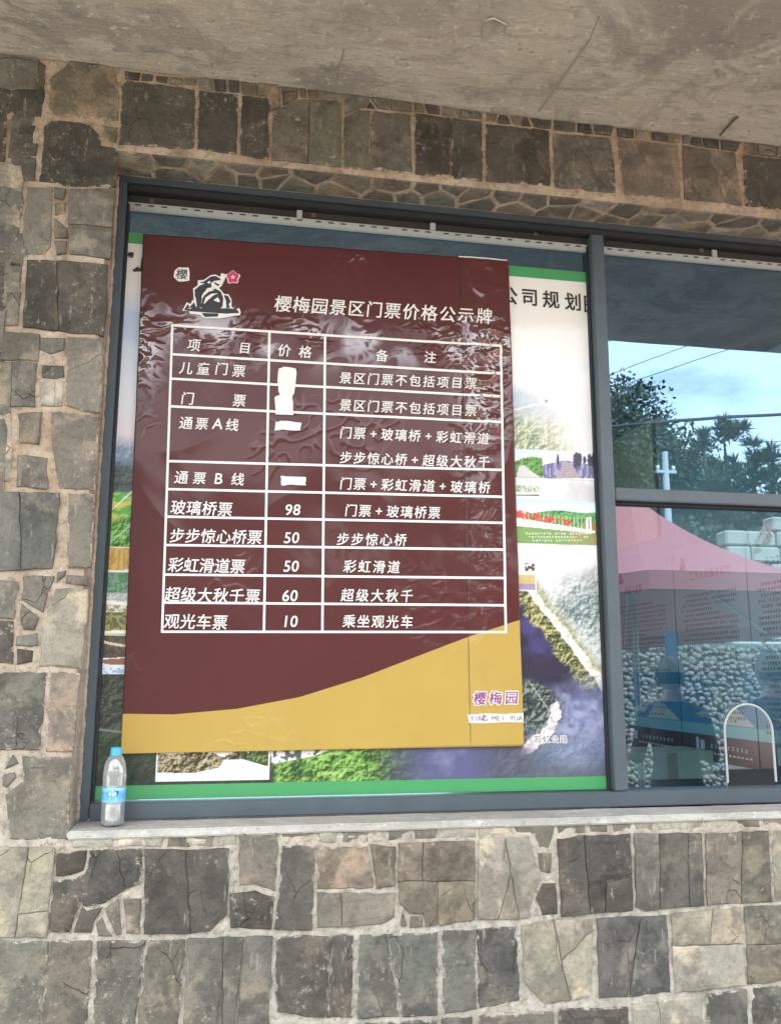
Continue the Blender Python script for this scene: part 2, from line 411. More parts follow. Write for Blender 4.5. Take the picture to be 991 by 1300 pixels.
TONE = {'d': (.064, .059, .053), 'b': (.165, .138, .110), 'g': (.132, .128, .112), 't': (.255, .235, .195), 'k': (.100, .100, .093), 'm': (.140, .129, .110), 'w': (.34, .32, .27)}
def rough_edge(poly, step=.022, amp=.003):
    out_ = []
    for i in range(len(poly)):
        a = Vector(poly[i]); b = Vector(poly[(i+1) % len(poly)]); n_ = max(1, int((b-a).length/step))
        for k in range(n_):
            p = a.lerp(b, k/n_); q = Vector((p.x*30, p.y*30, 5.))
            out_.append((p.x+amp*mn.noise(q)*1.6, p.y+amp*mn.noise(q+Vector((9, 4, 1)))*1.6))
    return out_
def area(p): return sum(p[i][0]*p[(i+1) % len(p)][1]-p[(i+1) % len(p)][0]*p[i][1] for i in range(len(p)))/2
def inset(p, d):
    n_ = len(p); r = []
    for i in range(n_):
        a = Vector(p[i-1]); b = Vector(p[i]); c = Vector(p[(i+1) % n_])
        e1 = (b-a); e2 = (c-b)
        if e1.length < 1e-6 or e2.length < 1e-6: r.append((b.x, b.y)); continue
        e1.normalize(); e2.normalize(); n1 = Vector((-e1.y, e1.x)); n2 = Vector((-e2.y, e2.x)); nn_ = n1+n2
        if nn_.length < .3: nn_ = n1
        nn_.normalize(); q = b+nn_*d; r.append((q.x, q.y))
    return r
def stone(poly, tone, parent, to3, name='stone', step=.022, amp=.003, thick=.012, bev=.0035, proud=None, smear=1.):
    """poly in plane coordinates; to3(u, v, depth) places it; depth > 0 goes into the wall"""
    if abs(area(poly)) < 6e-5: return None
    if area(poly) < 0: poly = poly[::-1]
    p = rough_edge(poly, step, amp); q = inset(p, bev)
    fr = -random.uniform(.001, .006) if proud is None else proud
    tu, tv = random.uniform(-.014, .014), random.uniform(-.014, .014)
    cu = sum(a for a, _ in p)/len(p); cv = sum(b for _, b in p)/len(p)
    bm = bmesh.new(); n_ = len(p); lay = bm.verts.layers.float_color.new('edge')
    R0 = [bm.verts.new(to3(u, v, thick)) for u, v in p]
    R1 = [bm.verts.new(to3(u, v, fr+bev*.9+tu*(u-cu)+tv*(v-cv))) for u, v in p]
    R2 = [bm.verts.new(to3(u, v, fr+tu*(u-cu)+tv*(v-cv)+.0012*mn.noise(Vector((u*18, v*18, 1))))) for u, v in q]
    q3 = inset(q, min(.012, .16*math.sqrt(abs(area(p)))))
    R3 = [bm.verts.new(to3(u, v, fr-.0012+tu*(u-cu)+tv*(v-cv)+.0022*mn.noise(Vector((u*15, v*15, 1))))) for u, v in q3]
    ek = 1. if abs(area(p)) > .012 else (.62 if abs(area(p)) > .004 else .35)
    ek *= smear
    for A, e_ in ((R0, ek), (R1, ek), (R2, .85*ek), (R3, 0.)):
        for v_ in A: v_[lay] = (e_, e_, e_, 1)
    for A, B in ((R0, R1), (R1, R2), (R2, R3)):
        for i in range(n_): bm.faces.new((A[i], A[(i+1) % n_], B[(i+1) % n_], B[i]))
    for t in tessellate_polygon([[Vector((u, v, 0)) for u, v in q3]]):
        try: bm.faces.new([R3[i] for i in t])
        except ValueError: pass
    bmesh.ops.recalc_face_normals(bm, faces=bm.faces[:])
    c = Vector(TONE[tone]) if isinstance(tone, str) else Vector(tone); k = random.uniform(.82, 1.18)
    c = Vector((c.x*k*random.uniform(.97, 1.05), c.y*k, c.z*k*random.uniform(.95, 1.04)))
    return obj(name, bm, MAT_STONE, parent, tuple(c))
wall3 = lambda u, v, d: (u, d, v)
def clip(poly, a, n_):                 # keep the side where (p-a).n >= 0
    r = []
    for i in range(len(poly)):
        p = Vector(poly[i]); q = Vector(poly[(i+1) % len(poly)]); dp = (p-a).dot(n_); dq = (q-a).dot(n_)
        if dp >= 0: r.append((p.x, p.y))
        if dp*dq < 0: t = dp/(dp-dq); s_ = p.lerp(q, t); r.append((s_.x, s_.y))
    return r
def pip(pt, poly):
    r = False
    for i in range(len(poly)):
        (x0, y0), (x1, y1) = poly[i], poly[(i+1) % len(poly)]
        if (y0 > pt[1]) != (y1 > pt[1]) and pt[0] < (x1-x0)*(pt[1]-y0)/(y1-y0)+x0: r = not r
    return r
def w2(px, py): p = P(px, py, 0); return (p[0], p[2])
L, D = .0042, .0014
def px_stone(tone, pts, cuts=()):
    pieces = [[w2(*p) for p in pts]]
    for (a, b, g) in cuts:
        A = Vector(w2(*a)); B = Vector(w2(*b)); mid = (A+B)/2; n_ = (B-A).orthogonal().normalized(); new = []
        for pc in pieces:
            if pip(mid, pc):
                new += [q for q in (clip(pc, mid+n_*g/2, n_), clip(pc, mid-n_*g/2, -n_)) if len(q) > 2]
            else: new.append(pc)
        pieces = new
    fr = -random.uniform(.001, .006)
    for pc in pieces: stone(pc, tone, wall, wall3, proud=fr+random.uniform(-.0005, .0005) if len(pieces) > 1 else None, smear=.5 if any(g == D for _, _, g in cuts) else 1., bev=.0022 if any(g == D for _, _, g in cuts) else .0035)
for st in [
 ('d', [(-40,83),(0,83),(22,89),(38,87),(50,78),(59,83),(57,119),(52,149),(9,143),(0,135),(-40,132)], [((22,89),(8,140),L)]),
 ('b', [(91,76),(110,77),(137,82),(147,95),(151,122),(150,153),(120,150),(68,146),(62,136),(63,100),(82,84)]),
 ('d', [(57,160),(67,153),(89,153),(113,157),(125,170),(129,184),(147,187),(146,236),(103,238),(50,230)]),
 ('m', [(131,160),(149,161),(147,181),(139,179)]),
 ('d', [(24,160),(46,160),(42,174),(21,173)]), ('d', [(15,181),(48,183),(46,197),(15,197)]), ('d', [(15,200),(46,200),(45,229),(13,229)]),
 ('d', [(-40,163),(8,163),(7,225),(-40,230)]),
 ('k', [(-40,233),(27,235),(30,254),(21,321),(-40,322)]),
 ('g', [(34,237),(66,237),(66,271),(65,314),(57,322),(26,323),(29,288)]),
 ('m', [(68,238),(85,240),(81,254),(69,251)]), ('b', [(69,257),(84,257),(83,270),(71,274)]), ('b', [(70,277),(84,289),(86,303),(69,302)]), ('m', [(69,306),(85,307),(84,322),(73,324)]),
 ('m', [(89,240),(145,240),(143,289),(140,328),(88,322),(86,285)], [((88,285),(142,289),D)]),
 ('d', [(-40,331),(6,333),(6,374),(3,414),(-40,414)]), ('d', [(13,331),(26,333),(27,339),(12,339)]), ('m', [(8,343),(28,343),(26,366),(9,366)]), ('m', [(9,370),(26,371),(23,414),(5,414)]),
 ('d', [(35,330),(79,331),(137,336),(136,391),(132,426),(69,420),(29,415),(33,366)], [((73,338),(75,420),D)]),
 ('m', [(-40,418),(52,424),(50,450),(43,490),(46,517),(-40,514)], [((-38,457),(50,459),L),((16,460),(14,516),D)]),
 ('m', [(52,428),(82,430),(81,445),(63,450),(51,443)]), ('k', [(53,464),(80,464),(82,479),(68,482),(53,479)]), ('w', [(49,485),(82,484),(79,516),(52,515)]),
 ('m', [(85,427),(132,430),(128,524),(108,523),(84,515),(85,472)]),
 ('t', [(-40,521),(14,523),(16,549),(14,612),(-40,612)]), ('b', [(23,525),(54,524),(51,564),(25,562)]), ('m', [(21,577),(60,581),(61,621),(21,618)]),
 ('m', [(65,523),(92,524),(126,529),(121,622),(75,621),(67,577),(65,560)]),
 ('k', [(-40,624),(77,626),(74,650),(72,674),(68,721),(-40,728)], [((26,626),(27,726),D)]),
 ('m', [(87,626),(121,628),(116,721),(87,720),(86,680)]),
 ('m', [(73,726),(84,724),(83,731),(71,740)]), ('m', [(86,730),(112,732),(111,744),(84,740)]),
 ('m', [(30,732),(69,731),(67,738),(54,778),(41,769),(28,761)]), ('g', [(-40,735),(24,737),(23,758),(19,785),(-40,783)]), ('d', [(-40,787),(18,788),(17,843),(-40,841)]),
 ('m', [(29,766),(49,784),(44,801),(30,799),(25,784)]), ('g', [(22,808),(48,804),(48,819),(20,820)]), ('d', [(22,824),(42,826),(41,841),(22,843)]),
 ('t', [(71,747),(112,748),(111,775),(103,847),(50,846),(54,792)]),
 ('k', [(-40,853),(61,854),(57,884),(51,952),(-40,952)]), ('b', [(65,853),(101,854),(95,938),(93,955),(58,954),(63,900)]),
 ('m', [(16,958),(25,970),(6,976)]), ('m', [(5,983),(19,981),(21,987),(10,1000),(4,996)]), ('m', [(-40,958),(-5,960),(-8,1062),(-40,1064)]),
 ('m', [(29,961),(91,960),(88,1050),(86,1066),(13,1066),(7,1009),(29,990)]),
 ('t', [(-40,1074),(69,1076),(60,1190),(-40,1191)], [((37,1078),(24,1160),D),((24,1161),(60,1157),D)]),
 ('d', [(72,1084),(112,1079),(106,1105),(90,1111),(71,1112)]),
 ('d', [(116,1079),(181,1078),(179,1120),(158,1130),(134,1146),(110,1152),(101,1148),(90,1184),(62,1184),(68,1118),(92,1117),(109,1108)]),
 ('d', [(104,1153),(110,1157),(130,1152),(119,1168),(116,1184),(94,1184)]), ('m', [(130,1164),(142,1189),(126,1189),(122,1173)]), ('m', [(134,1153),(151,1142),(155,1185),(147,1187)]), ('m', [(157,1142),(179,1140),(177,1185),(161,1185)]),
 ('d', [(184,1079),(290,1077),(290,1120),(288,1160),(266,1181),(240,1185),(183,1186)], [((235,1080),(238,1120),D)]),
 ('m', [(303,1053),(354,1052),(352,1090),(349,1132),(325,1124),(304,1125)]), ('d', [(292,1135),(324,1131),(347,1139),(344,1180),(292,1178)]),
 ('d', [(358,1073),(400,1075),(396,1181),(348,1180),(355,1120)]),
 ('b', [(404,1076),(466,1073),(475,1128),(434,1129),(403,1128)]), ('b', [(470,1073),(502,1075),(501,1124),(479,1128)]),
 ('m', [(403,1133),(501,1134),(500,1165),(485,1173),(403,1178)], [((433,1133),(434,1176),D)]),
 ('b', [(506,1070),(602,1067),(603,1167),(558,1175),(540,1176),(537,1161),(519,1158),(506,1143)], [((508,1118),(602,1119),D),((554,1125),(556,1175),L),((537,1070),(534,1115),D)]),
 ('m', [(511,1156),(517,1175),(507,1175)]), ('m', [(521,1162),(536,1164),(535,1177),(521,1177)]),
 ('t', [(607,1065),(670,1062),(686,1116),(677,1132),(670,1166),(607,1168)], [((641,1066),(648,1108),D),((648,1110),(632,1166),D)]),
 ('m', [(682,1083),(700,1083),(699,1110),(685,1107)]), ('d', [(687,1121),(705,1121),(708,1160),(688,1162),(680,1140)]),
 ('d', [(707,1066),(735,1061),(799,1059),(801,1105),(803,1156),(712,1163)], [((740,1062),(748,1162),D),((769,1118),(802,1112),L),((768,1118),(767,1160),D)]),
 ('k', [(804,1058),(889,1058),(893,1148),(818,1157),(807,1150)], [((836,1060),(836,1156),D),((872,1060),(874,1150),D)]),
 ('m', [(895,1058),(974,1055),(979,1145),(897,1148)], [((941,1056),(940,1146),D)]), ('t', [(979,1054),(1030,1052),(1030,1140),(983,1144)]), 
 ('m', [(-40,1196),(117,1194),(110,1320),(-40,1320)], [((64,1195),(52,1290),L)]),
 ('m', [(124,1195),(235,1193),(231,1245),(225,1320),(116,1320)], [((186,1193),(173,1300),L)]),
 ('g', [(238,1191),(345,1188),(344,1245),(340,1286),(345,1310),(232,1320)], [((310,1190),(300,1300),L),((283,1192),(282,1300),D)]),
 ('d', [(350,1189),(448,1187),(447,1291),(400,1292),(352,1285),(350,1250)], [((423,1188),(413,1292),L)]),
 ('k', [(456,1187),(555,1184),(555,1289),(454,1293)], [((494,1200),(509,1290),L)]),
 ('k', [(561,1182),(655,1176),(660,1271),(600,1283),(562,1287)], [((604,1184),(606,1284),L)]),
 ('t', [(661,1174),(690,1169),(751,1166),(751,1230),(749,1265),(690,1274),(665,1245)], [((702,1168),(712,1215),D),((716,1216),(748,1185),D)]),
 ('k', [(756,1166),(845,1161),(851,1260),(761,1268)], [((812,1163),(797,1266),L),((758,1215),(850,1222),D)]),
 ('t', [(851,1160),(939,1152),(945,1250),(856,1260)], [((852,1201),(943,1198),D),((903,1155),(900,1198),D)]),
 ('m', [(944,1151),(1030,1146),(1030,1242),(949,1250)], [((946,1200),(1030,1197),D)]),
 ('k', [(452,1299),(555,1296),(555,1330),(452,1330)]), ('k', [(561,1294),(600,1291),(600,1330),(561,1330)]), ('m', [(608,1290),(660,1285),(702,1284),(701,1330),(608,1330)]),
 ('d', [(710,1281),(796,1278),(797,1330),(706,1330)]), ('t', [(802,1276),(890,1263),(892,1330),(803,1330)]), ('k', [(896,1262),(947,1255),(950,1330),(897,1330)]), ('k', [(954,1254),(1030,1247),(1030,1330),(955,1330)]),
 # lintel course
 ('d', [(155,109),(163,102),(249,113),(246,189),(152,183)]), ('d', [(253,115),(303,120),(301,196),(250,190)]), ('d', [(307,122),(338,125),(342,131),(340,202),(305,197)]),
 ('m', [(346,144),(357,137),(380,127),(425,128),(433,137),(433,212),(344,203)], [((393,128),(391,208),D)]),
 ('m', [(437,149),(457,139),(521,145),(523,220),(437,213)], [((471,146),(469,220),L)]), ('d', [(527,145),(611,155),(612,230),(527,221)], [((573,152),(571,228),L)]),
 ('d', [(616,157),(696,165),(699,236),(617,230)]), ('m', [(701,169),(773,175),(780,209),(781,245),(704,238)], [((738,190),(754,215),D)]),
 ('b', [(783,175),(860,184),(864,253),(791,247)]), ('m', [(865,185),(932,194),(941,260),(869,253)], [((905,215),(914,240),D)]), ('d', [(943,196),(1030,207),(1030,275),(946,260)]),
]:
    px_stone(st[0], st[1], st[2] if len(st) > 2 else ())

def crazy(outline, seeds, gap, tones, to3, parent, step=.02, amp=.0014, **kw):
    for i, a in enumerate(seeds):
        a = Vector(a); cell = list(outline)
        if area(cell) < 0: cell = cell[::-1]
        for j, b in enumerate(seeds):
            if i == j: continue
            b = Vector(b); d = a-b
            if d.length > .35: continue
            n_ = d.normalized(); cell = clip(cell, (a+b)/2+n_*gap*random.uniform(.3, .8), n_)
            if len(cell) < 3: break
        if len(cell) >= 3 and abs(area(cell)) > 1.2e-4: stone(cell, random.choice(tones), parent, to3, step=step, amp=amp, **kw)
def jit(u0, u1, v0, v1, du, rows, f=.3):
    s_ = []
    for r in range(rows):
        u = u0+random.uniform(0, du)
        while u < u1:
            s_.append((u, v0+(v1-v0)*(r+.5)/rows+random.uniform(-f, f)*(v1-v0)/rows)); u += du*random.uniform(.6, 1.5)
    return s_
# fillers between lintel course and slab
poly = [w2(*p) for p in [(158,99),(158,91),(300,101),(430,118),(560,138),(700,152),(830,168),(1000,183),(1030,187),(1030,203),(940,193),(862,181),(700,165),(612,153),(524,143),(470,137),(434,134),(425,126),(378,124),(340,128),(304,118),(250,110)]]
def concave_crazy(polys, **kw):
    for o_, s_ in polys: crazy(o_, s_, **kw)
segs = [((158,91),(250,101),(250,109),(160,100)), ((252,98),(304,103),(304,118),(252,112)), ((306,103),(378,111),(378,124),(345,141),(338,122),(307,119)), ((380,112),(434,119),(434,134),(425,126),(382,124)),
        ((437,119),(522,130),(522,141),(458,136),(437,146)), ((526,130),(612,143),(612,152),(526,142)), ((616,143),(700,153),(698,163),(616,154)), ((703,153),(778,161),(775,172),(703,165)),
        ((782,162),(862,172),(861,181),(783,173)), ((866,172),(940,181),(934,192),(866,182)), ((944,181),(1030,190),(1030,205),(944,194))]
for sg in segs:
    o_ = [w2(*p) for p in sg]; u0 = min(a for a, _ in o_); u1 = max(a for a, _ in o_); v0 = min(b for _, b in o_); v1 = max(b for _, b in o_)
    crazy(o_, jit(u0, u1, v0, v1, .05, 1), .007, 'ddbbm', wall3, wall)
# fillers between the sill and the first course
for sg in [((90,1060),(180,1058),(180,1075),(92,1077)), ((183,1058),(300,1054),(300,1074),(184,1076)), ((357,1052),(470,1048),(468,1070),(358,1070)), ((472,1048),(604,1044),(604,1063),(506,1067),(472,1070)),
           ((607,1044),(704,1041),(704,1058),(697,1078),(684,1078),(672,1058),(607,1062)), ((707,1041),(803,1038),(800,1055),(708,1060)), ((806,1037),(892,1034),(892,1054),(806,1055)), ((896,1034),(1030,1028),(1030,1048),(896,1054))]:
    o_ = [w2(*p) for p in sg]; u0 = min(a for a, _ in o_); u1 = max(a for a, _ in o_); v0 = min(b for _, b in o_); v1 = max(b for _, b in o_)
    crazy(o_, jit(u0, u1, v0, v1, .075, 1), .012, 'mwwgm', wall3, wall, proud=.002)
# crazy paving on the window head soffit
soff3 = lambda u, v, d: (u, v, WZ1+d)
crazy([(WX0+.01, .006), (2.05, .006), (2.05, .136), (WX0+.01, .136)], jit(WX0, 2.05, .0, .14, .105, 2, .42), .012, 'mmbbgt', soff3, wall, amp=.0015, proud=-.003)
# courses outside the picture, so that a step aside shows wall too
def courses(x0, x1, z0, z1, h):
    z = z0
    while z < z1-.05:
        x = x0+random.uniform(0, .1); zz = min(z+h*random.uniform(.92, 1.08), z1)
        while x < x1-.05:
            xx = min(x+random.uniform(.16, .27), x1)
            stone([(x+.006, z+.006), (xx-.006, z+.006), (xx-.006, zz-.006), (x+.006, zz-.006)], random.choice('ddmmkgbt'), wall, wall3, step=.08); x = xx
        z = zz
courses(-1.35, -.60, .72, SLABZ, .235); courses(1.93, 2.62, WZ1+.02, SLABZ, .25); courses(1.70, 2.70, .62, 1.16, .235); courses(2.66, 3.2, .62, SLABZ, .24)
courses(-1.35, 2.7, .2, .62, .21)

# window -------------------------------------------------------------
window = obj('window', bevbox(WX0+.002, WX1-.002, .142, .20, WZ1-.018, WZ1+.012, .003), MAT_FRAME, office)   # head member; jambs and the rest below
def part(name, b6, m_, parent, bev=.003, label=None):
    o = obj(name, bevbox(*b6, bev, 2), m_, parent)
    if label: o['label'] = label
    return o
FZ0, FZ1 = 1.2035, WZ1-.02
part('frame', (WX0+.002, WX0+.032, .140, .215, FZ0, FZ1), MAT_FRAME, window)
part('frame', (WX1-.032, WX1-.002, .140, .215, FZ0, FZ1), MAT_FRAME, window)
part('frame', (WX0+.034, WX1-.034, .139, .215, FZ0, FZ0+.0445), MAT_FRAME, window)
part('frame', (WX0+.034, WX1-.034, .150, .215, FZ1-.022, FZ1-.001), MAT_FRAMED, window)
part('mullion', (1.187, 1.233, .142, .214, FZ0+.0465, FZ1-.024), MAT_FRAME, window)
part('transom', (1.235, WX1-.034, .146, .213, 2.162, 2.204), MAT_FRAME, window)
for (x0, x1, z0, z1) in ((WX0+.034, 1.185, FZ0+.0465, 3.06), ):
    part('gasket', (x0, x0+.007, .168, .20, z0, z1), MAT_FRAMED, window, .001); part('gasket', (x1-.007, x1, .168, .20, z0, z1), MAT_FRAMED, window, .001)
part('gasket', (1.236, WX1-.036, .168, .20, 2.152, 2.1615), MAT_FRAMED, window, .001)
# header sheet above the glass, slotted white angle with hangers
for (x0, x1) in ((WX0+.034, 1.185), (1.235, WX1-.034)):
    part('header_panel', (x0, x1, .176, .21, 3.062, FZ1-.024), MAT_HEADER, window, .001)
    xr = x0
    part('slotted_angle', (x0, x1, .170, .1755, 3.044, 3.066), MAT_RAIL, window, .001)
    part('slotted_angle', (x0, x1, .1705, .182, 3.0405, 3.0435), MAT_RAIL, window, .0005)
    bm = bmesh.new(); x = x0+.02; k = 0
    while x < x1-.03:
        s_ = bmesh.new()
        pts = [(x, .1692, 3.0555), (x+.003, .1692, 3.0605), (x+.019, .1692, 3.0605), (x+.021, .1692, 3.0555)]
        vs = [bm.verts.new(p) for p in pts]; bm.faces.new(vs[::-1]); s_.free()
        k += 1; x += .0405 if k % 3 else .062
    sl = obj('slot', bm, MAT_INK, window); sl['kind'] = 'stuff'
for px_ in (380, 549, 903):
    c = P(px_, 275, .17); part('hanger', (c[0]-.009, c[0]+.009, .1665, .1752, 3.0665, FZ1-.026), MAT_RAIL, window, .001)
MAT_FADED = simple('faded_orange_print', (.13, .072, .052), .6)
for px_, py_ in ((193,255),(398,273),(680,296),(890,318)):
    c = P(px_, py_, .1745); bm = bmesh.new(); s_ = .0105
    tube(bm, [(c[0], .1758, c[2]), (c[0], .1735, c[2])], s_, 4); obj('diamond_mark', bm, MAT_FADED, window)
# panes
def pane(pts):
    bm = bmesh.new(); flat_poly(bm, [(x, YG, z) for x, z in pts])
    r = bmesh.ops.extrude_face_region(bm, geom=bm.faces[:])
    for v in r['geom']:
        if isinstance(v, bmesh.types.BMVert): v.co.y += .006
    bmesh.ops.recalc_face_normals(bm, faces=bm.faces[:])
    # only the two big faces matter: drop the back one so the coating reflects once
    for f in [f for f in bm.faces if f.normal.y > .5]: bm.faces.remove(f)
    return obj('glass_pane', bm, MAT_GLASS, window)
pane([(WX0+.03, 1.25), (1.19, 1.25), (1.19, 3.07), (WX0+.03, 3.07)])
pane([(1.23, 2.19), (WX1-.03, 2.19), (WX1-.03, 3.07), (1.23, 3.07)])
aL, aR, aT = P(921, 960, YG), P(982, 960, YG), P(952, 894, YG)
AX0, AX1, AZ = aL[0], aR[0], aT[2]; ar = (AX1-AX0)/2; ac = (AX0+AX1)/2
arch = [(ac-ar*cos(t), AZ-ar+ar*sin(t)) for t in np.linspace(0, pi, 17)]
pane([(1.23, 1.25), (AX0, 1.25)]+arch+[(AX1, 1.25), (WX1-.03, 1.25), (WX1-.03, 2.17), (1.23, 2.17)])
bm = bmesh.new(); tube(bm, [(AX0, YG, 1.262)]+[(x, YG, z) for x, z in arch]+[(AX1, YG, 1.262)], .0042, 6)
obj('counter_arch_edge', bm, MAT_RAIL, window)
# sill: cast cement ledge
bm = bevbox(WX0+.001, WX1, -.006, .142, WZ0-.022, WZ0, .004); bmesh.ops.subdivide_edges(bm, edges=[e for e in bm.edges if e.calc_length() > 1], cuts=60)
for v in bm.verts: v.co.z += .0018*mn.noise(v.co*14); v.co.y += .002*mn.noise(v.co*17)
obj('sill', bm, MAT_SILL, window)
bm = bmesh.new(); zz_ = np.linspace(1.203, WZ1-.01, 150)       # rough cement bead where jamb and stone meet
tube(bm, [(WX0+.003+.0025*mn.noise(Vector((1, 2, z*23))), .137+.003*mn.noise(Vector((4, 2, z*31))), z) for z in zz_], [.0065+.004*mn.noise(Vector((7, 2, z*40))) for z in zz_], 6)
obj('cement_bead', bm, MAT_MORTAR, window, smooth=True)
# canopy slab ---------------------------------------------------------
bm = bmesh.new(); box(bm, -5, 8, -1.45, 4.6, SLABZ+.001, SLABZ+.18)
slab = obj('concrete_canopy', bm, MAT_SLAB, office)
def fin(pts, r):
    bm = bmesh.new(); q = [PZ(a, b, SLABZ) for a, b in pts]; tube(bm, [(p[0]+.003*mn.noise(Vector(p)*20), p[1], p[2]) for p in q], r, 5)
    return bm
MAT_FIN = simple('cement_fin', (.32, .28, .235), .9)
for pts, r in (([(748,50),(715,97),(683,141)], .0055), ([(437,62),(429,90),(420,116)], .004), ([(760,20),(748,50)], .003)):
    obj('formwork_fin', fin(pts, r*.62), MAT_FIN, slab)
MAT_WIRE = simple('rusty_wire', (.17, .13, .10), .6, .4); MAT_WIRE2 = simple('galvanised_wire', (.55, .55, .53), .35, .8)
for pts in ([(612,50),(611,36),(616,27),(626,23),(642,31)], [(642,31),(640,42),(634,42)]):
    bm = bmesh.new(); tube(bm, [PZ(a, b, SLABZ-.006) for a, b in pts], .0022, 6); obj('tie_wire', bm, MAT_WIRE2, slab)
bm = bmesh.new(); tube(bm, [PZ(913, 172, SLABZ-.012), PZ(925, 158, SLABZ-.01), PZ(934, 149, SLABZ-.008), PZ(936, 149, SLABZ)], [.004, .005, .006, .004], 6); obj('rebar_stub', bm, MAT_WIRE, slab)

# room behind the glass ------------------------------------------------
MAT_ROOM = simple('room_plaster', (.50, .60, .66), .8); MAT_ROOMC = simple('room_ceiling', (.30, .33, .35), .8); MAT_CREAM = simple('cream_board', (.80, .72, .52), .6)
MAT_DARK = simple('dark_counter', (.05, .05, .055), .5); MAT_FLOOR = simple('room_floor_tile', (.25, .24, .22), .5)
XW = 2.56
def wallbox(name, b6, m_):
    bm = bmesh.new(); box(bm, *b6); return obj(name, bm, m_, office)
wallbox('partition', (XW, XW+.1, .33, 3.3, .1, SLABZ-.003), MAT_ROOM)
wallbox('back_wall', (1.5, XW+.1, 3.31, 3.45, .1, SLABZ-.003), MAT_ROOM); wallbox('back_wall', (-.5, 1.499, 3.31, 3.45, .1, 1.0), MAT_ROOM); wallbox('back_wall', (-.5, 1.499, 3.31, 3.45, 2.9, SLABZ-.003), MAT_ROOM)  # pieces leave an invented rear window opening, added to let daylight into the room
wallbox('end_wall', (-.6, -.505, .33, 3.45, .1, SLABZ-.003), MAT_ROOM)
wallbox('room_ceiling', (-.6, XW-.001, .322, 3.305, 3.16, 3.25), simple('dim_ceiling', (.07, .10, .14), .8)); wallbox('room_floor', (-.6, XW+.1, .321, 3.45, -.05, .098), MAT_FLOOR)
wallbox('outer_wall', (XW+.101, 6, 3.3, 3.45, 0, SLABZ-.003), MAT_MORTAR); wallbox('outer_wall', (-3, -.601, 3.3, 3.45, 0, SLABZ-.003), MAT_MORTAR)
def pxw(px, py, X=XW): return PX(px, py, X)
# cream board on the partition
a = pxw(771, 405); b = pxw(838, 683)
cb = obj('cream_board', bevbox(XW-.02, XW-.003, b[1], a[1], b[2], pxw(838, 465)[2]+.35, .003), MAT_CREAM)
tag(cb, 'tall cream board on the side wall inside the right window, above the printed notices', 'board')
reroot(cb, (0, 0, 0))
# counter and carton
ct = obj('ticket_counter', bevbox(1.24, XW-.01, .235, .80, .10, 1.235, .004), MAT_DARK)
tag(ct, 'dark ticket counter inside the right hand window', 'counter')
p0 = P(799, 955, .5); p1 = P(905, 960, .5)
cx_ = thing('carton', 'cream cardboard carton standing on the counter behind the lower right glass', 'box', loc=((p0[0]+p1[0])/2, .6, 1.236))
w_ = (p1[0]-p0[0])/2
obj('carton_body', bevbox(-w_, w_, -.1, .12, .001, p0[2]-1.236, .003), MAT_CREAM, cx_)
obj('tape', bevbox(-w_*.12, w_*.12, -.102, -.1005, .002, p0[2]-1.24, .0004), simple('parcel_tape', (.5, .42, .26), .3), cx_)
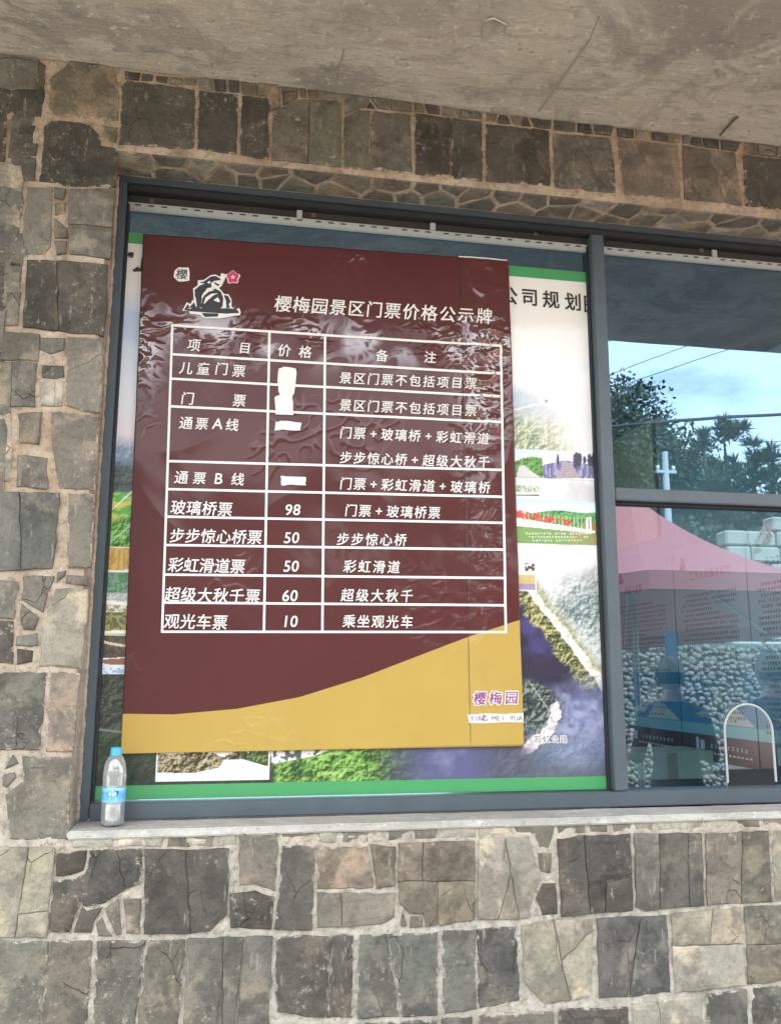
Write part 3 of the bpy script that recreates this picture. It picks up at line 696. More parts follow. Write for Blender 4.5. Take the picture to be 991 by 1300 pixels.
# printed notices on the partition (seen obliquely)
def notice_paint(seed):
    def f(Y, Z, u, v):
        cream = np.array([.60, .62, .60]); c = np.ones(Y.shape+(3,))*cream
        blue = np.array([.05, .27, .46]); teal = np.array([.25, .55, .60]); mar = np.array([.10, .022, .03])
        c = mixc(c, blue, sm(.30, .36, 1-v)*1.0 if False else (v < .40).astype(float))
        sail = inpoly(u, v, [(.18, .20), (.40, .24), (.55, .33), (.66, .42), (.63, .30), (.45, .19)]) | inpoly(u, v, [(.66, .36), (.72, .26), (.98, .17), (.5, .17), (.62, .24)])
        c = mixc(c, np.array([.62, .64, .62]), sail.astype(float)); c = mixc(c, teal, (v < .165).astype(float))
        c = mixc(c, mar, (v < .115).astype(float)); return c
    return f
def notice(px0, px1, seed, label, lines):
    A = pxw(px0, 860, XW-.004); B = pxw(px1, 860, XW-.004); y0, y1 = B[1], A[1]     # reads from far (left) to near (right)
    z1 = pxw(845, 701, XW-.004)[2]; z0 = pxw(900, 966, XW-.004)[2]
    nx_, nz_ = 130, 240; ys = np.linspace(y1, y0, nx_); zs = np.linspace(z0, z1, nz_)
    Y, Z = np.meshgrid(ys, zs); u = (y1-Y)/(y1-y0); v = (Z-z0)/(z1-z0)
    c = notice_paint(seed)(Y, Z, u, v)
    V = np.stack([np.full(Y.shape, XW-.004), Y, Z], -1).reshape(-1, 3); i = np.arange(nx_*nz_).reshape(nz_, nx_)
    F = np.stack([i[:-1, :-1], i[1:, :-1], i[1:, 1:], i[:-1, 1:]], -1).reshape(-1, 4)
    me = bpy.data.meshes.new('notice'); me.from_pydata(V.tolist(), [], F.tolist())
    ca = me.color_attributes.new('print', 'FLOAT_COLOR', 'POINT'); cc = np.ones((len(V), 4)); cc[:, :3] = c.reshape(-1, 3); ca.data.foreach_set('color', cc.ravel().astype(np.float32))
    o = thing('notice', label, 'notice', 'printed notices on the side wall', loc=(XW-.004, (y0+y1)/2, z0))
    sh = obj('notice_sheet', me, MAT_PRINT, o); sh.location = tuple(-x for x in o.location)
    sd_ = sh.modifiers.new('thickness', 'SOLIDIFY'); sd_.thickness = .0015; sd_.offset = 0
    rnd = random.Random(seed); bm = bmesh.new(); bmr = bmesh.new(); wd = y1-y0; hh = z1-z0
    def dash(bm_, ya, yb, za, zb):
        vs = [bm_.verts.new((XW-.0052, y, z)) for y, z in ((ya, za), (yb, za), (yb, zb), (ya, zb))]; bm_.faces.new(vs)
    def ch(bm_, ya, yb, za, zb):
        n2_ = rnd.choice((2, 3, 3)); w_ = ya-yb; h_ = za-zb
        for q in range(n2_):
            zc = za-h_*(q+.3+rnd.uniform(-.15, .15))/n2_; dash(bm_, ya-w_*rnd.uniform(0, .3), yb+w_*rnd.uniform(0, .25), zc, zc-h_*.17)
        for q in range(rnd.choice((1, 2))):
            yc = ya-w_*rnd.uniform(.15, .8); dash(bm_, yc, yc-w_*.17, za-h_*rnd.uniform(0, .3), zb+h_*rnd.uniform(0, .2))
    zt = z1-hh*.235
    for k in range(lines):
        z = zt-k*hh*.0232; yy = y1-wd*(.10+(.05 if rnd.random() < .4 else 0)); end = y0+wd*(.12 if rnd.random() < .75 else rnd.uniform(.3, .6))
        red = rnd.random() < .28
        while yy > end+.02:
            cw = wd*rnd.uniform(.020, .030); ch(bmr if red else bm, yy, yy-cw, z, z-hh*.0135) if rnd.random() > .05 else None; yy -= cw+wd*.006
    for kk, g1 in enumerate('工作人员操作规范' if seed == 3 else ''):
        gv, gf = glyph(g1, 0); yc = y1-wd*(.27+kk*.072); gs = wd*.068; vv = [bmr.verts.new((XW-.0052, yc-a*gs, z1-hh*.15+b*gs)) for a, b in gv]
        for f in gf: bmr.faces.new([vv[i] for i in f])
    for kk in range(0 if seed == 3 else (9 if seed == 4 else 5)):                                        # heading, too small to read
        yy = y1-wd*(.22+kk*.058); ch(bmr, yy, yy-wd*.050, z1-hh*.13, z1-hh*.175)
    yy = y1-wd*.12; dash(bmr, yy, yy-wd*.05, z1-hh*.05, z1-hh*.11); dash(bmr, yy+wd*.02, yy-wd*.07, z1-hh*.085, z1-hh*.11)
    for kk in range(8): yy = y1-wd*(.34+kk*.055); ch(bm, yy, yy-wd*.035, z0+hh*.195, z0+hh*.18)
    bmw = bmesh.new()
    for kk in range(9): yy = y1-wd*(.40+kk*.055); ch(bmw, yy, yy-wd*.035, z0+hh*.078, z0+hh*.058)
    for kk in range(12): yy = y1-wd*(.34+kk*.05); dash(bmw, yy, yy-wd*.03, z0+hh*.04, z0+hh*.033)
    dash(bmw, y1-wd*.2, y1-wd*.24, z0+hh*.10, z0+hh*.03); dash(bmw, y1-wd*.26, y1-wd*.32, z0+hh*.09, z0+hh*.05)
    for nm, b_, m_ in (('black_writing', bm, MAT_GREYINK), ('red_writing', bmr, MAT_RED), ('white_writing', bmw, MAT_WHITE)):
        q = obj(nm, b_, m_, o); q.location = tuple(-x for x in o.location); q['kind'] = 'stuff'
MAT_RED = simple('red_print', (.42, .10, .10), .5); MAT_GREYINK = simple('faded_black_print', (.16, .17, .17), .5)
notice(783, 861, 2, 'leftmost printed notice on the side wall behind the glass, with a short red heading', 24)
notice(862, 956, 3, 'middle printed notice behind the glass, with the long red heading and emblem', 25)
notice(957, 1085, 4, 'right hand printed notice behind the glass, its text cut by the picture edge', 27)

# ================================================================== PLANNING POSTER (behind the banner)
YP = .181
plan = thing('planning_poster', 'pale planning poster with green borders and mountain photographs behind the maroon banner', 'poster')
PX0, PX1, PZ0, PZ1 = WX0+.0345, 1.184, 1.252, 2.968
def foliage(x, y, stops, seed, sc=7, contrast=1.):
    """printed woodland: crowns of several sizes, lit from the upper left"""
    a = fbm(x, y, sc, seed, 5); b = fbm(x+1.3, y+1.6, sc, seed, 5); l = fbm(x, y, sc*5, seed+3, 3)
    t = .5+(a-b)*3.2*contrast+(l-.5)*1.1+(fbm(x, y, 2.1, seed+9, 2)-.5)*.7*contrast
    st = np.array(stops, float)/255.; k = np.clip(t, 0, 1)*(len(st)-1); i = np.clip(k.astype(int), 0, len(st)-2); f = (k-i)[..., None]
    return lin((st[i]*(1-f)+st[i+1]*f)*255)*.92
def paint_poster(x, y):
    L_ = lambda c: lin(c)*.92
    n1 = fbm(x, y, 70, 1, 5); n2 = fbm(x, y, 16, 2, 5); n3 = fbm(x, y, 5, 3, 4)
    c = np.ones(x.shape+(3,))*L_((238, 236, 233)); one = np.ones_like(c)
    left = x < 400
    t = y+(n1-.5)*26+(n2-.5)*8; cl = c.copy()
    for a, b, col in ((370, 394, (206, 220, 238)), (392, 398, (188, 206, 232)), (424, 446, (214, 225, 240)), (450, 500, (228, 233, 242)), (510, 545, (234, 226, 232))):
        cl = mixc(cl, L_(col), sm(a, b, t))
    far = foliage(x, y, [(96, 116, 142), (126, 146, 172), (168, 184, 204)], 41, 8, .7); cl = mixc(cl, far, sm(548, 572, t))
    nearf = foliage(x, y, [(22, 34, 34), (44, 60, 56), (74, 92, 84)], 43, 6); cl = mixc(cl, nearf, sm(584, 598, y+(n2-.5)*22))
    fld = mixc(one*L_((86, 176, 52)), L_((222, 208, 80)), sm(.4, .6, fbm(x*.35, y, 8, 9, 3))); fld = mixc(fld, L_((206, 226, 170)), sm(.56, .66, fbm(x*.3, y, 3, 19, 2))*.6)
    cl = mixc(cl, fld, sm(622, 628, y)); cl = mixc(cl, L_((236, 242, 230)), (1-sm(.6, 1.8, np.abs((y-640)-(x-150)*-.9)))*(y > 624))
    cl = mixc(cl, foliage(x, y, [(34, 86, 24), (70, 140, 44), (150, 206, 96)], 45, 5), sm(652, 664, y+(n2-.5)*10))
    cl = mixc(cl, L_((206, 222, 206)), (1-sm(.5, 1.6, np.abs((y-680)+(x-150)*.8)))*.7*(y > 655))
    cl = mixc(cl, L_((62, 60, 48)), sm(800, 812, y)); cl = mixc(cl, foliage(x, y, [(26, 32, 30), (46, 56, 46), (86, 96, 74)], 47, 6), sm(852, 864, y))
    cl = mixc(cl, L_((126, 134, 130)), 1-sm(.7, 2.2, np.abs(y-(926+(x-125)*.12)))); cl = mixc(cl, foliage(x, y, [(20, 34, 26), (34, 52, 38), (66, 98, 60)], 48, 8, .8), sm(929, 934, y))
    # right hand strip
    r_ = c.copy(); r_ = mixc(r_, L_((250, 251, 252)), sm(405, 425, y)); r_ = mixc(r_, L_((224, 240, 249)), sm(.30, .75, n1)*sm(440, 475, y)*(1-sm(495, 525, y)))
    ridge = y-(486+(x-650)*.30)+(n2-.5)*9
    r_ = mixc(r_, foliage(x, y, [(158, 172, 200), (188, 200, 218), (214, 222, 232)], 51, 7, .5), sm(-6, 14, ridge)*(1-.5*sm(700, 740, x)))
    slope = foliage(x, y, [(112, 128, 100), (156, 170, 136), (196, 204, 160), (224, 228, 196)], 52, 5, .9)
    r_ = mixc(r_, slope, sm(508, 545, y-(x-650)*.05+(n1-.5)*24)*.92)
    fog = sm(672, 742, x+(552-y)*.85+(n1-.5)*70)*sm(485, 505, y)*(1-sm(690, 700, y)); r_ = mixc(r_, L_((241, 241, 243)), fog*.92)
    r_ = mixc(r_, L_((240, 238, 232)), (1-sm(.5, 1.6, np.abs(y-(521-(x-650)*.26))))*(x < 692)*(y > 500)); r_ = mixc(r_, L_((110, 106, 104)), (1-sm(1., 2.4, np.hypot(x-693, y-509)))*.8)
    r_ = mixc(r_, mixc(one*L_((206, 210, 214)), L_((244, 245, 248)), sm(.35, .65, n1*.6+n2*.4)), sm(566, 584, y))
    r_ = mixc(r_, mixc(one*L_((226, 229, 236)), L_((248, 249, 251)), sm(.3, .6, n1)), sm(692, 700, y))
    mist = foliage(x, y, [(92, 110, 116), (132, 150, 150), (176, 190, 184), (206, 214, 220)], 54, 6, .9)
    r_ = mixc(r_, mist, np.clip(sm(-18, 40, (x-690)*.45+(y-735)*.7+(n1-.5)*70)*(1-.55*sm(.52, .7, n1)), 0, 1)*sm(705, 735, y))
    warm = foliage(x, y, [(96, 112, 74), (156, 160, 104), (208, 202, 158)], 55, 4, .9)
    dl = y-(722+(x-655)*1.33); wob = (n2-.5)*20+(n3-.5)*9
    r_ = mixc(r_, warm, sm(-34, -10, dl+wob)*.75*sm(715, 740, y))
    forest = foliage(x, y, [(40, 48, 52), (84, 98, 62), (148, 150, 92), (206, 194, 140)], 56, 5)
    r_ = mixc(r_, forest, sm(2, 8, dl+wob)*sm(716, 724, y))
    rd = 1-sm(1.5+9*n2, 4.5+9*n2, np.abs(dl+wob*.9-1)); r_ = mixc(r_, mixc(one*L_((250, 246, 238)), L_((214, 198, 176)), sm(.5, .7, n3)), rd*sm(716, 722, y))
    vio = mixc(one*L_((40, 40, 64)), L_((72, 64, 128)), sm(.5, .75, fbm(x, y, 34, 8, 3))*.8); vio = mixc(vio, L_((26, 26, 44)), sm(.5, .7, n2)*.5)
    shade = sm(34, 44, dl+wob*1.3)*sm(735, 745, y); r_ = mixc(r_, vio, shade)
    isl = sm(-8, 8, (y-868)-(x-680)*.55+(n2-.5)*40)*(1-sm(706, 722, x+(n2-.5)*26)); r_ = mixc(r_, foliage(x, y, [(22, 26, 40), (50, 62, 62), (96, 112, 96), (150, 164, 150)], 57, 5), isl*.9)
    lake = sm(866, 896, y-(x-700)*-.2+(n1-.5)*50)*sm(694, 728, x+(n2-.5)*26)
    r_ = mixc(r_, mixc(one*L_((100, 108, 148)), L_((172, 180, 212)), sm(.38, .66, n1*.5+n2*.5)), lake*.95)
    low = foliage(x, y, [(84, 98, 122), (108, 122, 150), (140, 152, 182)], 58, 8, .6); r_ = mixc(r_, low, sm(915, 950, y+(n1-.5)*20)*.85)
    pb = [(654, 958), (670, 940), (688, 926), (697, 912), (699, 896), (707, 890), (712, 905), (704, 930), (690, 943), (670, 955), (658, 964)]
    r_ = mixc(r_, mixc(one*L_((238, 230, 236)), L_((198, 186, 190)), sm(.5, .6, n3)), inpoly(x+(n3-.5)*7, y+(n3-.5)*7, pb)*.92)
    r_ = mixc(r_, L_((186, 188, 206)), (1-sm(.4, 1.3, np.abs((y-868)-(x-673)*1.45)))*(x > 672)*(x < 697)*.9)
    r_ = mixc(r_, foliage(x, y, [(64, 72, 84), (84, 92, 104), (104, 114, 128)], 59, 9, .5), sm(955, 985, y)*.85)
    # bottom strip
    bt = foliage(x, y, [(22, 34, 28), (38, 50, 40), (62, 82, 52)], 61, 8, .8)
    gr = sm(340, 356, x)*(1-sm(455, 540, x+(n1-.5)*50)); bt = mixc(bt, foliage(x, y, [(28, 54, 24), (66, 108, 44), (118, 168, 72), (160, 196, 110)], 62, 7), gr)
    bt = mixc(bt, mixc(one*L_((88, 90, 132)), L_((132, 132, 168)), sm(.4, .6, n1)), sm(470, 560, x+(n1-.5)*50)); bt = mixc(bt, foliage(x, y, [(52, 58, 68), (72, 78, 88), (96, 102, 116)], 63, 8, .6), sm(590, 640, x)*.8)
    bt = mixc(bt, mixc(one*L_((70, 72, 78)), L_((232, 232, 234)), (fbm(x*1.0, y*.5, 5, 77, 2) > .45)*1.), inpoly(x, y, [(343, 950), (430, 948), (398, 960), (345, 970)])*.9)
    out_ = np.where(left[..., None], cl, r_)
    return mixc(out_, bt, sm(944, 952, y)*(x > 165)*(1-sm(655, 700, x)))
xs = np.concatenate([np.arange(PX0, -.26, .0024), np.linspace(-.26, .86, 260)[1:-1], np.arange(.862, PX1, .0024), [PX1]])
zs = np.concatenate([np.arange(PZ0, PZ1, .0026), [PZ1]])
sheet('poster_sheet', xs, zs, YP, paint_poster, plan)
def gband(z0, z1, nm='green_border'):
    obj(nm, bevbox(PX0+.0005, PX1-.0005, YP-.0012, YP-.0002, z0, z1, .0003, 1), MAT_GREEN, plan)
gband(P(150, 307.5, YP)[2], PZ1+.0006); gband(PZ0-.0006, P(400, 992.5, YP)[2])
# inset photographs
def inset_photo(x0, y0, x1, y1, paint, label=None, border=0, n_=(70, 50)):
    a = P(x0, y0, YP); b = P(x1, y1, YP); bd = border
    def pf(px, py):
        return paint((px-x0)/(x1-x0), np.clip((py-y0-(px-x0)*.0)/(y1-y0), 0, 1), px, py)
    if bd: obj('photo_border', bevbox(a[0]-bd, b[0]+bd, YP-.0016, YP-.0003, b[2]-bd, a[2]+bd, .0003, 1), MAT_WHITE, plan)
    o = sheet('photo', np.linspace(a[0], b[0], n_[0]), np.linspace(b[2], a[2], n_[1]), YP-.002, pf, plan, .0006)
    if label: o['label'] = label
def full(u, c): return np.ones(u.shape+(3,))*lin(c)*.92
def f_walk(u, v, x, y):
    n3 = fbm(x, y, 3, 5, 3); c = full(u, (250, 252, 255)); c = mixc(c, lin((205, 232, 246)), (u < .36)*sm(.6, .1, v))
    hl = (v > .42-.18*np.sin(np.clip(u/.36, 0, 1)*2.4)+(n3-.5)*.1)*(u < .36); c = mixc(c, foliage(x, y, [(44, 92, 34), (78, 138, 54), (122, 172, 84)], 73, 4), hl*1.)
    c = mixc(c, lin((205, 204, 204)), inpoly(u, v, [(.03, 1), (.07, .55), (.13, .5), (.22, .7), (.36, .95), (.36, 1)])*1.)
    r = u > .365; rail = inpoly(u, v, [(.365, .5), (.62, .36), (.66, .36), (1, .52), (1, 1), (.365, 1)])&r
    c = mixc(c, lin((104, 104, 150)), rail*1.); c = mixc(c, lin((170, 172, 205)), rail*(fbm(x, y*.3, 2.5, 6, 2) > .55)*.8)
    dk = inpoly(u, v, [(.5, 1), (.63, .36), (.66, .36), (.86, 1)])&r; c = mixc(c, lin((176, 164, 170)), dk*1.); c = mixc(c, lin((112, 102, 120)), dk*((v**.6*26) % 1 < .3)*.7)
    tr = r*np.clip(sum((1-sm(.7, 1.25, np.hypot((u-a_)/b_, (v-.34)/h_)+(n3-.5)*.9)) for a_, b_, h_ in ((.545, .020, .16), (.77, .040, .26), (.815, .028, .20), (.87, .024, .14), (.935, .034, .22), (.98, .03, .26))), 0, 1); c = mixc(c, lin((52, 54, 76)), tr*1.)
    c = mixc(c, lin((246, 246, 248)), (np.abs(v-.965) < .03)*1.); c = mixc(c, lin((120, 120, 128)), (v > .985)*1.); return c
inset_photo(651, 570, 755, 610, f_walk, 'photograph of a plank boardwalk between railings', n_=(110, 60))
def f_small(u, v, x, y):
    c = full(u, (170, 190, 150)); c = mixc(c, lin((230, 236, 226)), (fbm(x, y, 2, 3, 2) > .5)*1.); c = mixc(c, lin((90, 130, 80)), (((u*14) % 1) < .35)*(v < .7)*.8); c = mixc(c, lin((248, 248, 244)), (np.abs(v-.72) < .1)*1.)
    return mixc(c, lin((110, 124, 84)), (v > .85)*1.)
inset_photo(650, 616, 684, 630, f_small, n_=(40, 20))
def f_red(u, v, x, y):
    n3 = fbm(x, y, 3, 4, 3); c = full(u, (196, 232, 246)); c = mixc(c, lin((222, 244, 250)), sm(.0, .25, v))
    c = mixc(c, foliage(x, y, [(40, 104, 62), (70, 144, 84), (112, 178, 104)], 74, 5), sm(0, .02, v-(.27+.03*np.sin(u*9)))); c = mixc(c, lin((96, 176, 92)), sm(.45, .6, n3)*(v > .3)*.5)
    c = mixc(c, lin((118, 158, 84)), (v > .6)*1.); c = mixc(c, lin((164, 150, 96)), (u > .68)*(v > .72)*sm(.4, .55, n3)*1.)
    cab = (((u*22+.1*v) % 1) < .16)*(v > .24+u*.22)*(v < .5+u*.2)*(u < .86); c = mixc(c, lin((214, 238, 210)), cab*.8)
    fl = (v > .22+.36*u)*(v < .44+.28*u)*(n3 > .5-.05)*(u > .02)*(fbm(x, y, 9, 21, 2) > .40); c = mixc(c, lin((226, 70, 48)), fl*1.)
    dk = (v > .40+.30*u)*(v < .58+.17*u)*(u < .98); c = mixc(c, lin((250, 250, 246)), dk*1.)
    c = mixc(c, lin((250, 250, 250)), ((np.abs(u-.885) < .014)|(np.abs(u-.925) < .012))*(v > .40)*(v < .76)); return c
inset_photo(651, 633, 757, 692, f_red, 'photograph of a white suspension bridge hung with red flags', n_=(130, 80))
bm = bmesh.new()
for r_, (u0, u1) in enumerate(((667, 745), (667, 745), (676, 738))):
    x = u0
    while x < u1:
        if random.random() > .12:
            w0 = random.uniform(1.6, 2.6); y_ = 676.4+r_*4.4+random.uniform(-.2, .2); strip_poly(bm, [(x, y_), (x+w0, y_), (x+w0, y_+.9), (x, y_+.9)], YP-.0026, .0003)
            if random.random() > .3: strip_poly(bm, [(x+.2, y_+1.5), (x+w0, y_+1.5), (x+w0, y_+2.2), (x+.2, y_+2.2)], YP-.0026, .0003)
        x += 3.7
cap = obj('caption_writing', bm, MAT_WHITE, plan); cap['kind'] = 'stuff'
def f_orch(u, v, x, y):
    n3 = fbm(x, y, 3, 8, 3); c = full(u, (246, 242, 236)); c = mixc(c, lin((190, 186, 120)), sm(.45, .5, v)); c = mixc(c, lin((216, 150, 120)), (n3 > .55)*(v > .5)*.7); c = mixc(c, lin((150, 140, 170)), (v > .78)*1.)
    return mixc(c, lin((70, 70, 66)), (n3 > .4)*(v < .35)*(v > .08)*(u > .55)*1.)
inset_photo(650, 712, 679, 749, f_orch, border=.0035, n_=(40, 50))
def f_left1(u, v, x, y):
    n3 = fbm(x, y, 3, 31, 3); c = full(u, (214, 178, 92)); c = mixc(c, lin((170, 128, 60)), (fbm(x, y*.25, 2.5, 6, 2) > .5)*.7)
    for a, col, col2 in ((.27, (70, 132, 84), (120, 150, 130)), (.52, (176, 182, 176), (204, 206, 200)), (.66, (226, 228, 214), (150, 140, 96)), (.74, (88, 104, 66), (160, 150, 90))):
        c = mixc(c, mixc(full(u, col), lin(col2), sm(.45, .55, n3)), (v > a)*1.)
    return mixc(c, lin((236, 238, 226)), (np.abs(v-.27) < .012)|(np.abs(v-.97) < .02)|((np.abs(v-.62-.05*u) < .02)))
inset_photo(133, 695, 190, 806, f_left1, border=.003, n_=(50, 90))
def f_left2(u, v, x, y):
    n3 = fbm(x, y, 4, 31, 3); c = full(u, (74, 66, 54)); c = mixc(c, lin((108, 96, 76)), sm(.5, .6, n3)*.7); c = mixc(c, lin((224, 206, 188)), (np.abs(v-(.08+.22*u**.6)) < .035)*1.)
    c = mixc(c, lin((226, 232, 240)), (v > .55)*1.); e = ((u-.5)/.52)**2+((v-.66)/.09)**2 < 1; c = mixc(c, lin((140, 100, 74)), e*1.)
    return mixc(c, lin((150, 186, 226)), (v > .82)*(n3 > .5)*1.)
inset_photo(128, 809, 185, 856, f_left2, n_=(50, 50))
def f_road(u, v, x, y):
    n3 = fbm(x, y, 3.5, 41, 3); c = full(u, (248, 250, 252))
    tree = (v > .12+.1*np.sin(u*14)+(n3-.5)*.3)*(v < .82-.35*np.clip(u-.45, 0, 1)*1.6)*(u < .74); c = mixc(c, foliage(x, y, [(34, 34, 26), (88, 80, 58), (150, 132, 96), (186, 176, 150)], 71, 5), tree*1.)
    t2 = (u > .72)*(v > .05+(n3-.5)*.3)*(v < .30+.9*(u-.72)*1.2); c = mixc(c, foliage(x, y, [(30, 44, 26), (66, 88, 46), (124, 146, 86)], 72, 5), t2*1.)
    rd = inpoly(u, v, [(.60, .38), (.73, .36), (1, .85), (1, 1), (0, 1), (0, .92), (.3, .85), (.55, .65)]); return mixc(c, lin((244, 242, 244)), rd*1.)
inset_photo(201, 951, 340, 988, f_road, 'photograph of a pale valley road beside trees', border=.004, n_=(150, 45))
# headings on the poster
letters('heading', [('公', 645.5, 375, 28), ('司', 672, 377, 28), ('规', 699, 380, 28), ('划', 727, 383, 28), ('图', 750.5, 386, 28)], YP-.0014, MAT_INK, plan, off=.018, wx=.92)
letters('small_character', [('樱', 166, 323.5, 8.5)], YP-.0014, MAT_INK, plan, off=.02)
bm = bmesh.new(); strip_poly(bm, [(168, 343), (175, 338), (178, 341), (180, 327), (184, 322), (186, 344), (170, 345)], YP-.0014); obj('mountain_emblem', bm, MAT_INK, plan)
letters('caption_outline', spread('万虹公路', (682, 938.5), (715, 938.5), 10), YP-.0010, MAT_WHITE, plan, off=.075)
letters('caption', spread('万虹公路', (682, 938.5), (715, 938.5), 10), YP-.0018, simple('navy_print', (.03, .03, .08), .5), plan, off=.0)

# ================================================================== MAROON PRICE BANNER
YB = .168
ban = thing('price_banner', 'crinkled maroon and yellow ticket price banner with white lettering taped over the poster', 'banner')
bTL, bTR, bBL, bBR = P(182, 297, YB), P(645, 331, YB), P(153.5, 957, YB), P(664.5, 947, YB)
seamT, seamB = P(583.5, 326, YB), P(596, 948, YB)
def bl(u, v):        # u 0..1 left-right, v 0..1 bottom-top
    a = bBL*(1-u)+bBR*u; b = bTL*(1-u)+bTR*u; return a*(1-v)+b*v
PZc = lambda x, z: None
def hband(x, z, want=False):
    """relief of the vinyl in metres towards the viewer"""
    pxx, pyy = proj(x, YB, z)
    b = math.exp(-((pyy-(430+(pxx-400)*.05))/27)**2)
    b2 = math.exp(-((pxx-612)/26)**2)*(1 if 400 < pyy < 560 else .25)
    b3 = math.exp(-((pxx-182)/22)**2)*math.exp(-((pyy-440)/45)**2)
    sp = lambda t, lo, hi: max(0., min(1., (t-lo)/(hi-lo)))
    q = Vector((x*13, 0, z*20)); wv = Vector((mn.noise(q*.7)*1.2, 0, mn.noise(q*.7+Vector((5, 5, 5)))*1.2))
    r = 1-abs(mn.noise(q+wv))*2.4; msk = sp(mn.noise(Vector((x*7+2, 8, z*9))), -.10, .35)
    r2 = 1-abs(mn.noise(Vector((x*38+3, 2, z*46))+wv*2))*2.6
    h = b*(.0034*sp(r, .35, 1.)**1.2*msk+.0022*sp(r2, .3, 1.)*msk)
    h += b3*(.0050*sp(r, .3, 1.)+.0022*sp(r2, .3, 1.))
    r4 = 1-abs(mn.noise(Vector((x*11+z*5, 3, z*13-x*4))))*2.2
    h += b2*(.0075*sp(r4, .15, 1.)**1.3+.0020*sp(r2, .3, 1.))
    gl = b*sp(mn.noise(Vector((x*9+2, 8, z*11))), -.08, .2)*sp(max(r, r2), .25, .7)+b3*sp(max(r, r2), .2, .6)+b2*sp(max(r4, r2*.8), .1, .5)
    r5 = 1-abs(mn.noise(Vector((x*3.1+z*2.2, 7, z*3.4-x*1.2))))*2.6      # long soft pulls
    h += .0010*sp(r5, .1, 1.)**2+.0014*mn.noise(Vector((x*5, 1, z*3)))+.0003*mn.noise(Vector((x*17+z*9, 4, z*9)))
    r6 = 1-abs(mn.noise(Vector((x*20-z*12, 9, z*22+x*6))))*3
    h += .0014*sp(r6, .55, 1.)*sp(mn.noise(Vector((x*4+7, 1, z*4))), .18, .4)
    r7 = sp(r6, .45, .8)*sp(mn.noise(Vector((x*4+7, 1, z*4))), .15, .3)
    if want: return max(-.002, h), min(1., gl+.12*r7)
    return max(-.002, h)
hc = {}
def Yban(x, z, d=.0009):
    if x == 0 and z == 0: return YB
    return YB-hband(x, z)-d
def wave_py(px):     # upper edge of the yellow swoosh (photo)
    pts = [(150, 906), (220, 907), (300, 900), (380, 885), (460, 860), (530, 833), (590, 810), (650, 790), (670, 784)]
    return float(np.interp(px, [a for a, _ in pts], [b for _, b in pts]))
def banner_sheet(u0, u1, lift, nm, lab=None):
    nu = int((u1-u0)*300)+2; us = np.linspace(u0, u1, nu); nlo, nhi = 42, 330
    V = []; F = []; MI = []; G = []
    for u in us:
        col_ = []
        # height on this column at which the colour changes
        lo, hi = 0., 1.
        for _ in range(22):
            md = (lo+hi)/2; c = bl(u, md); a, b = proj(c[0], YB, c[2])
            if b > wave_py(a): lo = md
            else: hi = md
        vw = lo
        for v in list(np.linspace(0, vw, nlo, endpoint=False))+list(np.linspace(vw, 1, nhi)):
            c = bl(u, v); x, z = c[0]+.0012*mn.noise(Vector((0, 3, c[2]*9)))*(1 if u in (0, 1) else 0), c[2]
            h_, g_ = hband(x, z, True); V.append((x, YB-h_-lift, z)); G.append(g_)
    n_ = nlo+nhi
    for i in range(nu-1):
        for j in range(n_-1): a = i*n_+j; F.append((a, a+n_, a+n_+1, a+1)); MI.append(1 if j < nlo else 0)
    me = bpy.data.meshes.new(nm); me.from_pydata(V, [], F)
    ca = me.color_attributes.new('crease', 'FLOAT_COLOR', 'POINT'); ga = np.ones((len(V), 4)); ga[:, :3] = np.array(G)[:, None]; ca.data.foreach_set('color', ga.ravel().astype(np.float32))
    o = obj(nm, me, [MAT_MAROON, MAT_YELLOW], ban, smooth=True); me.polygons.foreach_set('material_index', MI)
    md = o.modifiers.new('thickness', 'SOLIDIFY'); md.thickness = .0006; md.offset = -1 
    if lab: o['label'] = lab
    return o
US = (seamT[0]-bTL[0])/(bTR[0]-bTL[0])
banner_sheet(0, US+.012, 0, 'vinyl_sheet', 'wide left sheet of the banner')
banner_sheet(US, 1, .0009, 'vinyl_sheet', 'narrow right sheet of the banner, overlapping at the seam')
LF = lambda x, z: Yban(x, z, .0022)
